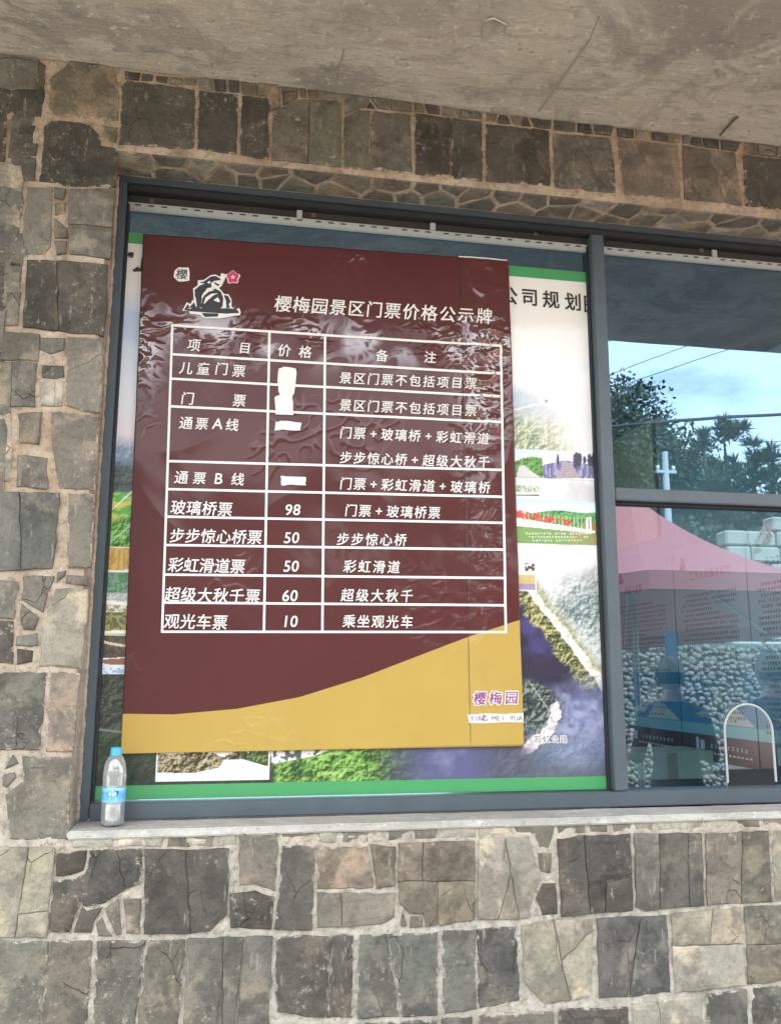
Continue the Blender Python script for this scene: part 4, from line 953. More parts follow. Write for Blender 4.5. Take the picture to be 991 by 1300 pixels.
# seam edge and taped top corner
bm = bmesh.new(); tube(bm, [(lambda c: (c[0], Yban(c[0], c[2], .0011), c[2]))(bl(US, v)) for v in np.linspace(0.01, .99, 60)], .0006, 4); obj('seam', bm, MAT_INK, ban)
bm = bmesh.new(); tube(bm, [(lambda c: (c[0], Yban(c[0], c[2], .0012), c[2]+.001))(bl(u, 1)) for u in np.linspace(US-.004, .996, 20)], .0021, 6); obj('tape_edge', bm, MAT_WHITE, ban)
def table():
    def line(a, b, wpx=3.0):
        n_ = 70; bm_ = bmesh.new(); pts = [(a[0]+(b[0]-a[0])*i/n_, a[1]+(b[1]-a[1])*i/n_) for i in range(n_+1)]
        d = Vector((b[0]-a[0], b[1]-a[1])).normalized(); nx_, ny_ = -d.y*wpx/2, d.x*wpx/2; rows = []
        for x, y in pts:
            r = []
            for s_ in (-1, 1):
                c = P(x+nx_*s_, y+ny_*s_, YB); r.append((c[0], LF(c[0], c[2]), c[2]))
            rows.append(r)
        vs = [[bm_.verts.new(p) for p in r] for r in rows]
        for i in range(n_): bm_.faces.new((vs[i][0], vs[i+1][0], vs[i+1][1], vs[i][1]))
        r = bmesh.ops.extrude_face_region(bm_, geom=bm_.faces[:])
        for v in r['geom']:
            if isinstance(v, bmesh.types.BMVert): v.co.y += .0004
        bmesh.ops.recalc_face_normals(bm_, faces=bm_.faces[:])
        obj('table_line', bm_, MAT_WHITE, ban)
    LX = lambda y: np.interp(y, [413, 803], [219, 206]); RX = lambda y: np.interp(y, [440, 803], [635, 641.5])
    LY = [413.5, 450, 481, 516, 585.5, 621, 656, 692, 729.5, 765, 802]; RY = [440, 475, 504, 536.5, 597, 631, 664, 698, 734, 768.5, 802.5]
    for a, b in zip(LY, RY): line((LX(a)-1.4, a), (RX(b)+1.4, b), 3.0)
    line((219, 413.5), (206, 802)); line((635, 440), (641.5, 802.5)); line((342, 421.5), (335, 802), 3); line((412.5, 426), (409, 802), 3)
table()
items = []
items += spread('樱梅园景区门票价格公示牌', (359.5, 386), (614, 402), 24.5)
items += [('项', 246.5, 438.5, 18), ('目', 311, 442, 17), ('价', 361, 445, 18), ('格', 387.5, 447, 18), ('备', 484.5, 452, 18), ('注', 545.5, 454, 18)]
items += [('儿', 236.5, 467.5, 18), ('童', 258.5, 468.5, 18), ('门', 281.5, 468.5, 18), ('票', 303.5, 471, 18), ('门', 238.5, 506, 18), ('票', 304, 508.5, 18)]
items += [('通', 236.5, 537, 18), ('票', 256.5, 538, 17), ('A', 276.5, 538, 20), ('线', 295, 539.5, 17.5)]
items += [('通', 230.5, 606, 18), ('票', 253.5, 607, 17), ('B', 278, 607.5, 20), ('线', 302, 608.5, 17.5)]
for t, a, b in (('玻璃桥票', (226.5, 644), (286, 646.5)), ('步步惊心桥票', (225.5, 680), (323.5, 682)), ('彩虹滑道票', (223.5, 717), (302, 719)), ('超级大秋千票', (219.5, 754.5), (321, 757)), ('观光车票', (218.5, 788.5), (279.5, 790))):
    items += spread(t, a, b, 19.5)
for t, x, y in (('98', 371.5, 647), ('50', 370, 682.5), ('50', 369.5, 718.5), ('60', 368, 756), ('10', 368, 788.5)):
    items += [(t[0], x-5.0, y, 20), (t[1], x+5.3, y, 20)]
for t, a, b in (('景区门票不包括项目票', (438.5, 480), (597, 487)), ('景区门票不包括项目票', (438.5, 514.5), (597, 521.5)), ('门票+玻璃桥+彩虹滑道', (439, 549.5), (613, 557)), ('步步惊心桥+超级大秋千', (439, 581), (613.5, 587)),
                ('门票+彩虹滑道+玻璃桥', (439, 614), (614, 619)), ('门票+玻璃桥票', (445.5, 648), (551, 651)), ('步步惊心桥', (435.5, 684.5), (508, 685.5)), ('彩虹滑道', (444, 719), (499.5, 720)), ('超级大秋千', (441, 755.5), (516, 756.5)), ('乘坐观光车', (443, 788.5), (516, 789.5))):
    items += spread(t, a, b, 17.5)
letters('white_lettering', items, LF, MAT_WHITE, ban, off=.011, slant=.10, wx=.95)
# torn white patches over four prices
MAT_PAPER = simple('torn_white_paper', (.80, .79, .77), .8, 0, .04, 80)
for pts in ([(354,468),(361,466),(376,468),(375,486),(373,500),(371,504),(372,527),(350,526),(348,505),(355,501),(352,488)], [(350,536),(358,534.5),(382,537),(381,547),(360,546),(348,547)], [(356,604.5),(366,605),(388.5,606),(387.5,617),(370,615.5),(357,617)]):
    bm = bmesh.new(); pp = []
    for i in range(len(pts)):
        a, b = pts[i], pts[(i+1) % len(pts)]
        for k in range(3): pp.append((a[0]+(b[0]-a[0])*k/3+random.uniform(-.7, .7), a[1]+(b[1]-a[1])*k/3+random.uniform(-.5, .5)))
    strip_poly(bm, pp, lambda x, z: Yban(x, z, .0034)); obj('paper_patch', bm, MAT_PAPER, ban)
# emblem: dragon over waves, character and blossom
def lg(pts): return [(210+x/9.01, 330+y/9.01) for x, y in pts]
bmw = bmesh.new()
strip_poly(bmw, lg([(195,585),(245,488),(290,510),(310,462),(325,470),(318,330),(370,296),(372,238),(440,233),(520,178),(575,173),(628,198),(640,156),(692,172),(682,222),(645,300),(612,325),(645,360),(672,396),(722,398),(758,460),(757,540),(800,580),(842,552),(862,600),(852,637),(782,644),(622,674),(438,672),(396,632),(278,618),(272,590)]), LF)
strip_poly(bmw, lg([(95,200),(105,130),(150,88),(200,92),(268,92),(278,150),(275,240),(215,250),(150,250)]), LF)
strip_poly(bmw, lg([(772+88*(.88+.12*cos(5*t))*sin(t), 205-80*(.88+.12*cos(5*t))*cos(t)) for t in np.linspace(0, 2*pi, 30, endpoint=False)]), LF)
obj('emblem_outline', bmw, MAT_WHITE, ban)
L2 = lambda x, z: Yban(x, z, .0029); L3 = lambda x, z: Yban(x, z, .0036)
bmk = bmesh.new()
for q in ([(385,265),(440,252),(520,195),(575,190),(620,215),(637,235),(560,245),(522,270),(530,318),(470,330),(395,350),(340,420),(335,350),(390,300),(455,275)], [(555,255),(622,290),(600,305),(560,275)],
          [(335,405),(400,345),(480,325),(430,400),(410,500),(430,548),(362,548),(350,450)], [(425,590),(410,520),(430,430),(500,355),(572,333),(635,370),(662,440),(655,530),(610,592)],
          [(668,408),(715,415),(748,480),(722,515),(742,548),(700,560),(692,470)], [(213,577),(258,510),(278,545),(328,490),(352,540),(420,560),(760,560),(832,585),(842,612),(700,620),(480,606),(280,590)], [(415,612),(605,618),(602,652),(450,657)]):
    strip_poly(bmk, lg(q), L2)
obj('dragon', bmk, MAT_INK, ban)
bmh = bmesh.new()
for q in ([(414,425),(440,378),(505,342),(565,350),(500,368),(445,412),(420,455)], [(438,508),(462,435),(528,392),(602,388),(545,415),(492,462),(455,500)], [(550,468),(600,432),(622,470),(618,492),(585,482)], [(478,262),(505,245),(520,262),(500,280)], [(250,560),(300,552),(290,566)]):
    strip_poly(bmh, lg(q), L3)
obj('dragon_highlight', bmh, MAT_WHITE, ban)
letters('emblem_character', [('櫻', 231, 348.5, 15)], L2, MAT_INK, ban, off=.01, slant=.05)
bmp = bmesh.new()
for k in range(5):
    t = 2*pi*k/5; cx0, cy0 = 772+42*sin(t), 203-42*cos(t); strip_poly(bmp, lg([(cx0+30*cos(a), cy0+30*sin(a)) for a in np.linspace(0, 2*pi, 12, endpoint=False)]), lambda x, z, k=k: Yban(x, z, .0028+k*.0001))
obj('blossom', bmp, simple('pink_print', (.56, .035, .13), .5), ban)
bmp = bmesh.new(); strip_poly(bmp, lg([(772+(30 if i % 2 == 0 else 10)*sin(i*pi/5), 203-(30 if i % 2 == 0 else 10)*cos(i*pi/5)) for i in range(10)]), L3); obj('blossom_star', bmp, MAT_WHITE, ban)
# purple name at lower right
nm_ = [('樱', 608.5, 886.5, 17.5), ('梅', 628.5, 886, 17.5), ('园', 648.5, 885.5, 17.5)]
letters('name_outline', nm_, LF, MAT_WHITE, ban, off=.085, slant=.1)
letters('purple_name', nm_, L3, simple('purple_print', (.26, .03, .20), .5), ban, off=.012, slant=.1)
bm = bmesh.new(); strip_poly(bm, [(592.5, 907.5), (618, 905.5), (640, 906.5), (663.4, 905), (663.6, 917), (640, 916.5), (615, 918), (595, 917.5)], LF); obj('name_outline', bm, MAT_WHITE, ban)
tx = 'YING MEI YUA'; letters('purple_name', [(c, 598.5+i*5.55, 912-i*.06, 8.6) for i, c in enumerate(tx) if c != ' '], L3, simple('violet_print', (.14, .06, .20), .5), ban, off=.0)

# ================================================================== WATER BOTTLE on the sill
bx_, by_ = P(142.5, 1045, .062)[0], .062
bot = thing('water_bottle', 'clear plastic water bottle with light blue cap and label, standing on the window sill', 'bottle', loc=(bx_, by_, WZ0+.002))
def pet(name, tint, fac, gl=(1, 1, 1), diff=.06):
    mt, nt, b, o = mat(name); nt.nodes.remove(b); n = N(nt)
    t = n('BsdfTransparent'); t.inputs[0].default_value = (*tint, 1); g = n('BsdfGlossy'); g.inputs['Roughness'].default_value = .06; g.inputs['Color'].default_value = (*gl, 1)
    fr = n('Fresnel'); fr.inputs['IOR'].default_value = 1.5; ms = n('MixShader'); n.link(n.math('ADD', n.math('MULTIPLY', fr.outputs[0], 1.5), fac, True), ms.inputs[0])
    n.link(t.outputs[0], ms.inputs[1]); n.link(g.outputs[0], ms.inputs[2])
    d = n('BsdfDiffuse'); d.inputs[0].default_value = (.8, .84, .86, 1); m2 = n('MixShader'); m2.inputs[0].default_value = diff
    n.link(ms.outputs[0], m2.inputs[1]); n.link(d.outputs[0], m2.inputs[2]); n.link(m2.outputs[0], o.inputs['Surface']); return mt
R_ = .0303; H_ = .2
prof = [(.0, .004), (.014, .002), (.023, .0), (.0275, .002), (.0292, .008), (R_, .016), (.0300, .026), (R_, .036), (.0300, .046), (R_, .056), (R_, .060), (.0299, .062), (.0299, .098), (R_, .101), (.0302, .107), (R_, .113), (.0302, .119), (.0306, .127), (.0302, .140), (.0284, .153), (.0255, .166), (.0195, .176), (.0155, .181), (.0140, .184), (.0140, .186)]
bm = bmesh.new(); lathe(bm, prof, 40)
for v in bm.verts:      # petalled foot and shoulder flutes
    a = math.atan2(v.co.y, v.co.x)
    if v.co.z < .006: v.co.z += .003*max(0, cos(5*a))
    if .128 < v.co.z < .176: k = 1-.02*max(0, cos(8*a)); v.co.x *= k; v.co.y *= k
obj('bottle_body', bm, pet('clear_plastic', (.97, .99, .99), .10, diff=.19), bot, smooth=True)
bm = bmesh.new(); lathe(bm, [(.0, .005), (.025, .005), (.028, .012), (.028, .094), (.0, .094)], 32); obj('water', bm, pet('water', (.93, .97, .98), .05, diff=.06), bot, smooth=True)
bm = bmesh.new(); lathe(bm, [(.0306, .0615), (.0309, .062), (.0309, .0985), (.0306, .099)], 40)
mt, nt, b, o_ = mat('blue_label'); n = N(nt); sep = n('SeparateXYZ'); tcn = n('TexCoord'); n.link(tcn.outputs['Object'], sep.inputs[0])
c = n.ramp(n.math('MULTIPLY', n.math('SUBTRACT', sep.outputs[2], .06), 25.), [(0., (.36, .62, .85)), (.25, (.12, .45, .78)), (.6, (.07, .36, .72)), (1., (.2, .52, .8))])
n.link(n.mix(n.ramp(n.noise(tcn.outputs['Object'], 90, 4), [(.5, 0.), (.6, .35)]), c, (.6, .78, .9)), b.inputs['Base Color']); b.inputs['Roughness'].default_value = .3
obj('label', bm, mt, bot, smooth=True)
def wrap(pts, r, dz=0):
    bm = bmesh.new(); flat_poly(bm, [(r*sin(x/r), -r*cos(x/r), z) for x, z in pts]); return bm
obj('label_logo', wrap([(-.016, .079), (-.013, .088), (-.006, .0905), (.006, .0905), (.016, .092), (.0145, .083), (.009, .0775), (-.004, .077), (-.013, .0765)], .0313), simple('navy_logo', (.02, .03, .25), .4), bot)
for q in ([(-.010, .081), (-.009, .0875), (-.004, .088), (-.006, .085), (-.003, .0845), (-.003, .081)], [(-.001, .081), (-.001, .0865), (.003, .087), (.003, .081)], [(.005, .082), (.005, .0875), (.011, .0885), (.009, .084), (.007, .081)]):
    obj('label_logo_letter', wrap(q, .0316), MAT_WHITE, bot)
bm = bmesh.new(); lathe(bm, [(.0, .202), (.013, .202), (.0148, .2), (.0152, .186), (.0156, .184), (.0154, .182), (.014, .182)], 48)
for v in bm.verts:
    a = math.atan2(v.co.y, v.co.x); r0 = math.hypot(v.co.x, v.co.y)
    if r0 > .0145: k = 1+.012*(1 if int(a*24/pi) % 2 else -1); v.co.x *= k; v.co.y *= k
obj('cap', bm, simple('sky_blue_cap', (.06, .42, .72), .35), bot)

# ================================================================== WHAT THE GLASS MIRRORS (the place behind the camera)
MAT_GROUND = concrete_material('forecourt_concrete', (.34, .32, .28), (.44, .42, .37), (.24, .22, .19))
bm = bmesh.new(); box(bm, -600, 600, -600, 600, -.6, 0.0); g_ = obj('forecourt', bm, MAT_GROUND); tag(g_, kind='structure')

def vground(x): return 0
MAT_LEAF = simple('leaf_green', (.035, .052, .020), .6, 0, .4, 3); MAT_PINE = simple('pine_green', (.03, .06, .03), .6, 0, .35, 4); MAT_BARK = simple('bark', (.09, .07, .05), .9, 0, .3, 12)
MAT_COBBLE = simple('river_cobble', (.20, .165, .125), .8, 0, .6, 9, bump=.3); MAT_BLOCK = simple('pale_block', (.36, .32, .25), .85, 0, .25, 4, bump=.4)
MAT_EARTH = simple('hill_scrub', (.035, .05, .022), .9, 0, .4, 1.5)
# wooded hill
bm = bmesh.new(); nx_, ny_ = 60, 40; vs = []
for j in range(ny_+1):
    for i in range(nx_+1):
        x = -60+160*i/nx_; y = -13-90*j/ny_; d = (-13-y)
        z = 1.9+min(d, 40)*.17+1.2*mn.noise(Vector((x*.06, y*.06, 0)))*min(1, d/6)
        vs.append(bm.verts.new((x, y, z)))
for j in range(ny_):
    for i in range(nx_): a = j*(nx_+1)+i; bm.faces.new((vs[a], vs[a+nx_+1], vs[a+nx_+2], vs[a+1]))
tag(obj('hillside', bm, MAT_EARTH), kind='structure')
bm = bmesh.new(); box(bm, -30, 60, -13.2, -8.35, -.3, 1.95); tag(obj('terrace', bm, MAT_EARTH), kind='structure')
# cobble retaining wall
cw = thing('cobble_wall', 'retaining wall of rounded river cobbles across the forecourt, mirrored in the lower right glass', 'wall', loc=(5, -8.2, 0))
bm = bmesh.new(); box(bm, -17, 26, -.15, .0, 0, 2.02); obj('wall_core', bm, simple('cobble_mortar', (.10, .11, .10), .9), cw)
ico = bmesh.new(); bmesh.ops.create_icosphere(ico, subdivisions=1, radius=1); iv = [v.co.copy() for v in ico.verts]; ifc = [[v.index for v in f.verts] for f in ico.faces]; ico.free()
V, F = [], []; rn = random.Random(5)
z = .04
while z < 2.0:
    x = -1.6+rn.uniform(0, .1)
    while x < 4.6:
        a_ = rn.uniform(.026, .075); h_ = rn.uniform(.022, .05); ang = rn.uniform(-.5, .5); b0 = len(V); cz = z+rn.uniform(-.03, .03)
        for v in iv:
            p = Vector((v.x*a_, v.z*h_)); q = Vector((p.x*cos(ang)-p.y*sin(ang), p.x*sin(ang)+p.y*cos(ang)))
            V.append((x+q.x, .02+v.y*.06, cz+q.y))
        F += [[i+b0 for i in f] for f in ifc]; x += a_*1.75
    z += .066
me = bpy.data.meshes.new('cobbles'); me.from_pydata(V, [], F); cb_ = obj('cobbles', me, MAT_COBBLE, cw, smooth=True); cb_['kind'] = 'stuff'
# stepped block wall on the terrace
bw = thing('block_wall', 'stepped wall of pale dressed stone blocks above the cobble wall, mirrored at the right edge', 'wall')
def MB_(px, py, Yv=11.5): return M(px, py, Yv)
k_ = 0; base = MB_(921, 712); yb = base[1]; x0b = base[0]; zt = 1.9
hts = [.27, .25, .28, .26, .27, .25, .27, .26, .27]
ztop = MB_(950, 655)[2]; hts = [(ztop-1.9)/9*k for k in (1.04, .94, 1.05, .98, 1.02, .95, 1.03, 1., .99)]
for r_, h_ in enumerate(hts):
    x = x0b+(0 if r_ % 2 else .02)+max(0, r_-7)*.9; 
    while x < x0b+5:
        l_ = rn.uniform(.42, .85)
        obj('block', bevbox(x+.008, x+l_-.008, yb-.3, yb+rn.uniform(0, .05), zt+.008, zt+h_-.008, .03, 1), MAT_BLOCK, bw); x += l_
    zt += h_
cE = MB_(969, 679); bmm = letters('red_character', [], 0, MAT_RED, bw) if False else None
bm = bmesh.new(); tube(bm, [(cE[0]-.12, yb+.06, cE[2]), (cE[0], yb+.06, cE[2]+.16), (cE[0]+.1, yb+.06, cE[2]-.05), (cE[0]-.06, yb+.06, cE[2]-.14), (cE[0]+.1, yb+.06, cE[2]+.12)], .02, 5)
obj('red_mark', bm, simple('faded_red_paint', (.36, .10, .05), .7), bw)
# trees
def tree(name, label, x, y, zb, zt, rad, seed, pine=False, lean=0):
    r = random.Random(seed); t = thing(name, label, 'tree', 'trees on the hillside behind the forecourt', loc=(x, y, zb)); H = zt-zb
    bm = bmesh.new(); tube(bm, [(0, 0, -.2), (lean*.3+.05, .03, H*.35), (lean*.7, 0, H*.7), (lean, 0, H*.97)], [H*.022+.05, H*.018+.03, H*.011+.02, .02], 8); 
    tips = []
    nb = 9 if pine else 16
    for k in range(nb):
        f = r.uniform(.42, .97) if pine else r.uniform(.3, .9); a = r.uniform(0, 2*pi); ln = rad*(1.15-f*.75) if pine else rad*r.uniform(.3, .62)
        p0 = Vector((lean*f, 0, H*f)); p1 = p0+Vector((cos(a)*ln, sin(a)*ln, ln*(.35 if pine else .5))); tube(bm, [p0, (p0+p1)/2+Vector((0, 0, -.05)), p1], [.05, .035, .015], 5); tips += [p1, (p0+p1)/2]
    obj('trunk', bm, MAT_BARK, t)
    V, F = [], []
    def leaf(c, s_, d=None):
        d = d or Vector((r.gauss(0, 1), r.gauss(0, 1), r.gauss(0, 1))).normalized(); o_ = d.orthogonal().normalized()
        o_.rotate(Matrix.Rotation(r.uniform(0, 6.28), 3, d)); b0 = len(V)
        wd = .06 if pine else .34
        V.extend([tuple(c), tuple(c+d*s_*.5+o_*s_*wd), tuple(c+d*s_), tuple(c+d*s_*.5-o_*s_*wd)]); F.append((b0, b0+1, b0+2, b0+3))
    if pine:
        tips.append(Vector((lean, 0, H)))
        for tp in tips:
            for k in range(5):
                c = tp+Vector((r.gauss(0, .16), r.gauss(0, .16), r.gauss(0, .14)))
                for q in range(46):
                    d = Vector((r.gauss(0, 1), r.gauss(0, 1), r.gauss(.9, .8))).normalized(); leaf(c, r.uniform(.18, .34), d)
    else:
        for k in range(110):
            a = r.uniform(0, 2*pi); el = r.uniform(-.5, 1.5); rr = rad*r.uniform(.35, 1)
            c0 = Vector((lean*.7+cos(a)*cos(el)*rr, sin(a)*cos(el)*rr, H*.62+sin(el)*rr*.36*H/rad)); cs = rad*r.uniform(.10, .20)
            for q in range(85):
                c = c0+Vector((r.uniform(-1, 1), r.uniform(-1, 1), r.uniform(-.8, .8)))*cs; leaf(c, r.uniform(.07, .15))
    me = bpy.data.meshes.new('crown'); me.from_pydata(V, [], F); obj('crown', me, MAT_PINE if pine else MAT_LEAF, t)
def tree_at(px, py_top, Yv, rad, seed, label, pine=False, zb=None, name=None):
    p = M(px, py_top+(4 if pine else 12), Yv); zb_ = 1.9+max(0, -13-p[1])*.17-.2 if zb is None else zb
    tree(name or ('pine_tree' if pine else 'leafy_tree'), label, p[0], p[1], zb_, p[2], rad, seed, pine)
tree_at(788, 492, 17, 2.2, 1, 'tallest leafy tree of the mirrored hillside, beside the mullion')
tree_at(748, 470, 19, 2.6, 11, 'leafy tree hidden mostly behind the mullion')
tree_at(822, 520, 18, 2.0, 2, 'leafy tree second from the left on the mirrored hillside')
tree_at(858, 560, 19, 2.2, 3, 'dense leafy tree in the middle of the mirrored hillside')
tree_at(905, 618, 20, 2.4, 4, 'low leafy tree behind the tufted pines')
tree_at(950, 632, 22, 2.6, 5, 'low bushy tree between the pines and the right edge')
tree_at(1000, 590, 19, 1.7, 6, 'bushy tree cut by the right edge of the picture')
tree_at(893, 553, 15, .95, 7, 'left tufted pine standing against the mirrored sky', True)
tree_at(918, 545, 15.6, .75, 8, 'middle tufted pine with the highest tip', True)
tree_at(953, 566, 15.3, .8, 9, 'right tufted pine of the mirrored group', True)
for i, (px, py, Y_) in enumerate(((835, 650, 14.5), (880, 655, 14), (935, 655, 16), (985, 640, 17), (650, 560, 20), (560, 590, 21), (430, 560, 22), (300, 600, 20), (150, 590, 21))):
    tree_at(px, py, Y_, 1.7 if i < 4 else 2.6, 20+i, ['round bush behind the umbrella top', 'round bush in front of the leafy trees', 'dark bush behind the block wall', 'dark bush above the end of the block wall', 'first leafy tree on the far slope facing the banner', 'second leafy tree on the far slope facing the banner', 'third leafy tree on the far slope facing the banner', 'fourth leafy tree on the far slope facing the banner', 'fifth leafy tree on the far slope facing the banner'][i])
# utility pole and wires
p = M(843, 574, 13.5); MAT_POLE = simple('pale_concrete_pole', (.46, .47, .45), .8)
up = thing('utility_pole', 'pale concrete utility pole with an insulator crossarm, mirrored beside the cream board', 'pole', loc=(p[0], p[1], 1.9)); h_ = p[2]-1.9
bm = bmesh.new(); tube(bm, [(0, 0, -.1), (0, 0, h_)], [.09, .06], 12); obj('shaft', bm, MAT_POLE, up)
obj('crossarm', bevbox(-.22, .22, -.04, .04, h_-.45, h_-.38, .01), MAT_POLE, up)
for sx in (-.17, .17):
    bm = bmesh.new(); lathe(bm, [(.0, 0), (.04, 0), (.025, .03), (.045, .05), (.02, .09), (.0, .1)], 10, (sx, 0, h_-.38)); obj('insulator', bm, MAT_WHITE, up, smooth=True)
def cable(pts, Yv, r, label):
    q = [M(a, b, Yv) for a, b in pts]; bm = bmesh.new(); tube(bm, q, r, 5); o = obj('overhead_cable', bm, MAT_INK); tag(o, label, 'cable', 'cables against the mirrored sky')
cable([(600, 570), (740, 545), (850, 534), (925, 529), (1010, 525), (1150, 520)], 11, .03, 'thick dark cable sagging across the mirrored sky')
cable([(760, 437), (845, 412), (930, 388)], 9, .006, 'uppermost thin wire of the mirrored sky'); cable([(700, 498), (770, 477), (870, 440), (930, 418)], 9, .006, 'second thin wire from the top in the mirrored sky')
cable([(740, 508), (795, 487), (925, 443), (990, 421)], 9, .006, 'third thin wire from the top in the mirrored sky'); cable([(800, 554), (890, 559), (1040, 562)], 12, .007, 'faint level wire below the thick cable')
# big red umbrella on the forecourt
MAT_UMB = simple('red_canvas', (.36, .085, .085), .75, 0, .08, 6); MAT_STEEL = simple('painted_pole', (.25, .25, .26), .4, .5)
uc = M(800, 700, 5.0); RU = 2.0; ux, uy = uc[0], uc[1]
um = thing('red_umbrella', 'large faded red market umbrella tilted towards the forecourt, mirrored in the lower right glass', 'umbrella', loc=(ux, uy, 0))
def urim(k, f=1., n8=8): 
    a = 2*pi*k/n8+pi/8; x_, y_ = RU*f*cos(a), RU*f*sin(a); return x_, y_
def uz(f, y_): return 2.16+.085*y_+1.10*(1-f)**1.55
bm = bmesh.new(); NR, NS = 10, 48; rings = []
for i in range(NR+1):
    f = .02+.98*i/NR; ring = []
    for k in range(NS):
        a = 2*pi*k/NS; seg = (a-pi/8) % (pi/4); fl = cos(pi/8)/cos(seg-pi/8); x_, y_ = RU*f*fl*cos(a), RU*f*fl*sin(a); ring.append(bm.verts.new((x_, y_, uz(f, y_))))
    rings.append(ring)
for i in range(NR):
    for k in range(NS): bm.faces.new((rings[i][k], rings[i][(k+1) % NS], rings[i+1][(k+1) % NS], rings[i+1][k]))
bm.faces.new(rings[0][::-1]); sk = [bm.verts.new((v.co.x, v.co.y, v.co.z-.13)) for v in rings[-1]]
for k in range(NS): bm.faces.new((rings[-1][k], rings[-1][(k+1) % NS], sk[(k+1) % NS], sk[k]))
can = obj('canopy', bm, MAT_UMB, um)
for k in range(8):
    bm = bmesh.new(); tube(bm, [(urim(k, f)[0], urim(k, f)[1], uz(f, urim(k, f)[1])-.05-.03*f) for f in (.05, .5, .98)], .01, 5); obj('rib', bm, MAT_STEEL, um)
bm = bmesh.new(); tube(bm, [(0, 0, 0), (0, 0, 3.3)], .03, 10); obj('pole', bm, MAT_STEEL, um)
bm = bmesh.new(); lathe(bm, [(.0, .0), (.30, .0), (.30, .06), (.05, .09), (.04, .3), (0, .3)], 24); obj('base', bm, MAT_POLE, um)
tw = M(852, 836, 5.2); o = obj('blue_cloth', bevbox(tw[0]-.06, tw[0]+.06, tw[1]-.01, tw[1]+.01, tw[2]-.02, 2.0, .004), simple('blue_cloth', (.05, .25, .60), .8)); tag(o, 'blue cloth hanging from the umbrella rim, mirrored above the first person', 'cloth')
# people under the canopy edge
MAT_SKIN = simple('skin', (.42, .26, .18), .55); MAT_HAIR = simple('black_hair', (.012, .011, .011), .5); MAT_CLOTH1 = simple('dark_blue_shirt', (.02, .03, .05), .8); MAT_CLOTH2 = simple('black_trousers', (.014, .014, .017), .8)
def skin_mesh(verts, edges, rad, sub=2):
    me = bpy.data.meshes.new('tmp'); me.from_pydata(verts, edges, []); o = bpy.data.objects.new('tmp', me); COL.objects.link(o)
    o.modifiers.new('s', 'SKIN'); 
    for i, r_ in enumerate(rad): me.skin_vertices[0].data[i].radius = r_ if hasattr(r_, '__len__') else (r_, r_)
    me.skin_vertices[0].data[0].use_root = True
    sb = o.modifiers.new('d', 'SUBSURF'); sb.levels = sub; dg = bpy.context.evaluated_depsgraph_get(); dg.update()
    r = bpy.data.meshes.new_from_object(o.evaluated_get(dg)); bpy.data.objects.remove(o); return r
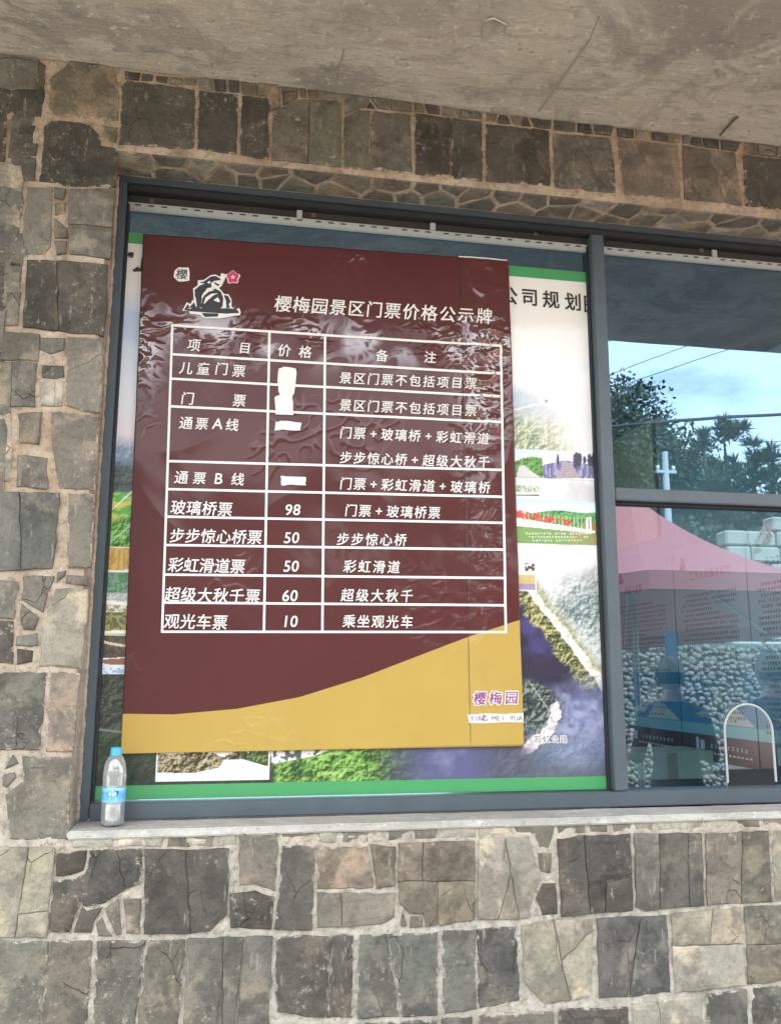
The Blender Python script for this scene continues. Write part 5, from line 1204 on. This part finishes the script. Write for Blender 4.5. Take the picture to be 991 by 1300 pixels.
def person(x, y, h, face, label, arm_up):
    t = thing('person', label, 'person', loc=(x, y, 0)); t.rotation_euler = (0, 0, face); s_ = h/1.72
    def body(part_):
        V = [(0, 0, .94), (0, .0, 1.10), (0, .01, 1.28), (0, .0, 1.42), (0, -.01, 1.50), (0, -.02, 1.60)]; E = [(i, i+1) for i in range(5)]; R = [(.155, .11), (.14, .10), (.165, .115), (.13, .09), (.052, .055), (.06, .07)]
        for sd in (-1, 1):
            b = len(V); V += [(sd*.17, 0, 1.40), (sd*.235, -.02, 1.13), (sd*(.20 if arm_up else .25), -.20 if arm_up else -.08, 1.18 if arm_up else .90), (sd*(.10 if arm_up else .25), -.32 if arm_up else -.11, 1.36 if arm_up else .80)]
            E += [(3, b), (b, b+1), (b+1, b+2), (b+2, b+3)]; R += [.062, .046, .034, (.03, .04)]
            for q, dx in enumerate((-.026, -.009, .009, .026)):
                f0 = len(V); hx, hy, hz = V[b+3]; up_ = .05 if arm_up else -.05
                V += [(hx+dx, hy-.005, hz+up_*.8), (hx+dx*1.1, hy-.02, hz+up_*1.5-(.004 if q in (0, 3) else 0))]; E += [(b+3, f0), (f0, f0+1)]; R += [.0095, .0075]
            f0 = len(V); V += [(hx-sd*.045, hy-.02, hz+up_*.4), (hx-sd*.05, hy-.035, hz+up_*.8)]; E += [(b+3, f0), (f0, f0+1)]; R += [.011, .009]
            l = len(V); V += [(sd*.095, 0, .86), (sd*.11, -.015, .48), (sd*.12, .02, .09), (sd*.13, -.10, .035), (sd*.135, -.17, .03)]; E += [(0, l), (l, l+1), (l+1, l+2), (l+2, l+3), (l+3, l+4)]; R += [.095, .062, .042, (.045, .03), (.038, .022)]
        return V, E, R
    V, E, R = body(0); me = skin_mesh([(a*s_, b*s_, c*s_) for a, b, c in V], E, [tuple(q*s_ for q in r_) if hasattr(r_, '__len__') else r_*s_ for r_ in R], 2)
    bm = bmesh.new(); bm.from_mesh(me)                      # the head is grown on the same surface's top as one mesh
    hb = bmesh.new(); bmesh.ops.create_uvsphere(hb, u_segments=28, v_segments=20, radius=1)
    for v in hb.verts:
        a, b, c = v.co; k = 1-.22*max(0, -c)**1.5; x_, y_, z_ = a*.075*k, b*.092*(1-.1*max(0, -c)), c*.115
        if b < -.75 and abs(a) < .22 and -.35 < c < .15: y_ -= .022*(1-abs(a)/.22)
        if b < -.6 and .2 < abs(a) < .5 and .0 < c < .2: y_ += .012
        if b < -.8 and abs(a) < .35 and -.55 < c < -.42: y_ -= .006
        v.co = Vector((x_*s_, (y_-.03)*s_, (z_+1.635)*s_))
    for sd in (-1, 1):
        r_ = bmesh.ops.create_uvsphere(hb, u_segments=8, v_segments=6, radius=1)
        for v in r_['verts']: v.co = Vector(((sd*.077+v.co.x*.009)*s_, (-.02+v.co.y*.018)*s_, (1.63+v.co.z*.031)*s_))
    tm = bpy.data.meshes.new('t'); hb.to_mesh(tm); hb.free(); bm.from_mesh(tm); bpy.data.meshes.remove(tm)
    b_ = obj('body', bm, [MAT_SKIN, MAT_CLOTH1, MAT_CLOTH2], t, smooth=True)
    for p_ in b_.data.polygons:
        c = p_.center/s_; sk_ = c.z > 1.49 or (abs(c.x) > .2 and c.z < .93) or (arm_up and c.y < -.2 and c.z > 1.1)
        p_.material_index = 0 if sk_ else (1 if c.z > .93 else 2)
    hr = bmesh.new(); bmesh.ops.create_uvsphere(hr, u_segments=24, v_segments=16, radius=1)
    for v in list(hr.verts):
        if v.co.y < -.35 and v.co.z < .45 or v.co.z < -.45: hr.verts.remove(v)
    for v in hr.verts: q = v.co*(1+.04*mn.noise(v.co*5)); v.co = Vector((q.x*.086*s_, (q.y*.104-.026)*s_, (q.z*.125+1.642)*s_))
    obj('hair', hr, MAT_HAIR, t, smooth=True)
    for sd in (-1, 1):
        e = bmesh.new(); bmesh.ops.create_uvsphere(e, u_segments=8, v_segments=6, radius=.010*s_)
        for v in e.verts: v.co += Vector((sd*.03*s_, -.112*s_, 1.645*s_))
        obj('eye', e, MAT_INK, t)
        sh = bevbox((sd*.13-.045)*s_, (sd*.13+.045)*s_, -.20*s_, .06*s_, 0.001, .05*s_, .015); obj('shoe', sh, MAT_INK, t)
q1 = M(853, 882, 2.55); q2 = M(982, 878, 2.3)
person(q1[0], q1[1], 1.67, pi*0+.25, 'dark clothed person standing with the back to the window, mirrored at the lower right', True)
person(q2[0], q2[1], 1.70, pi*0+.1, 'dark clothed person with raised hands mirrored at the far right edge', True)
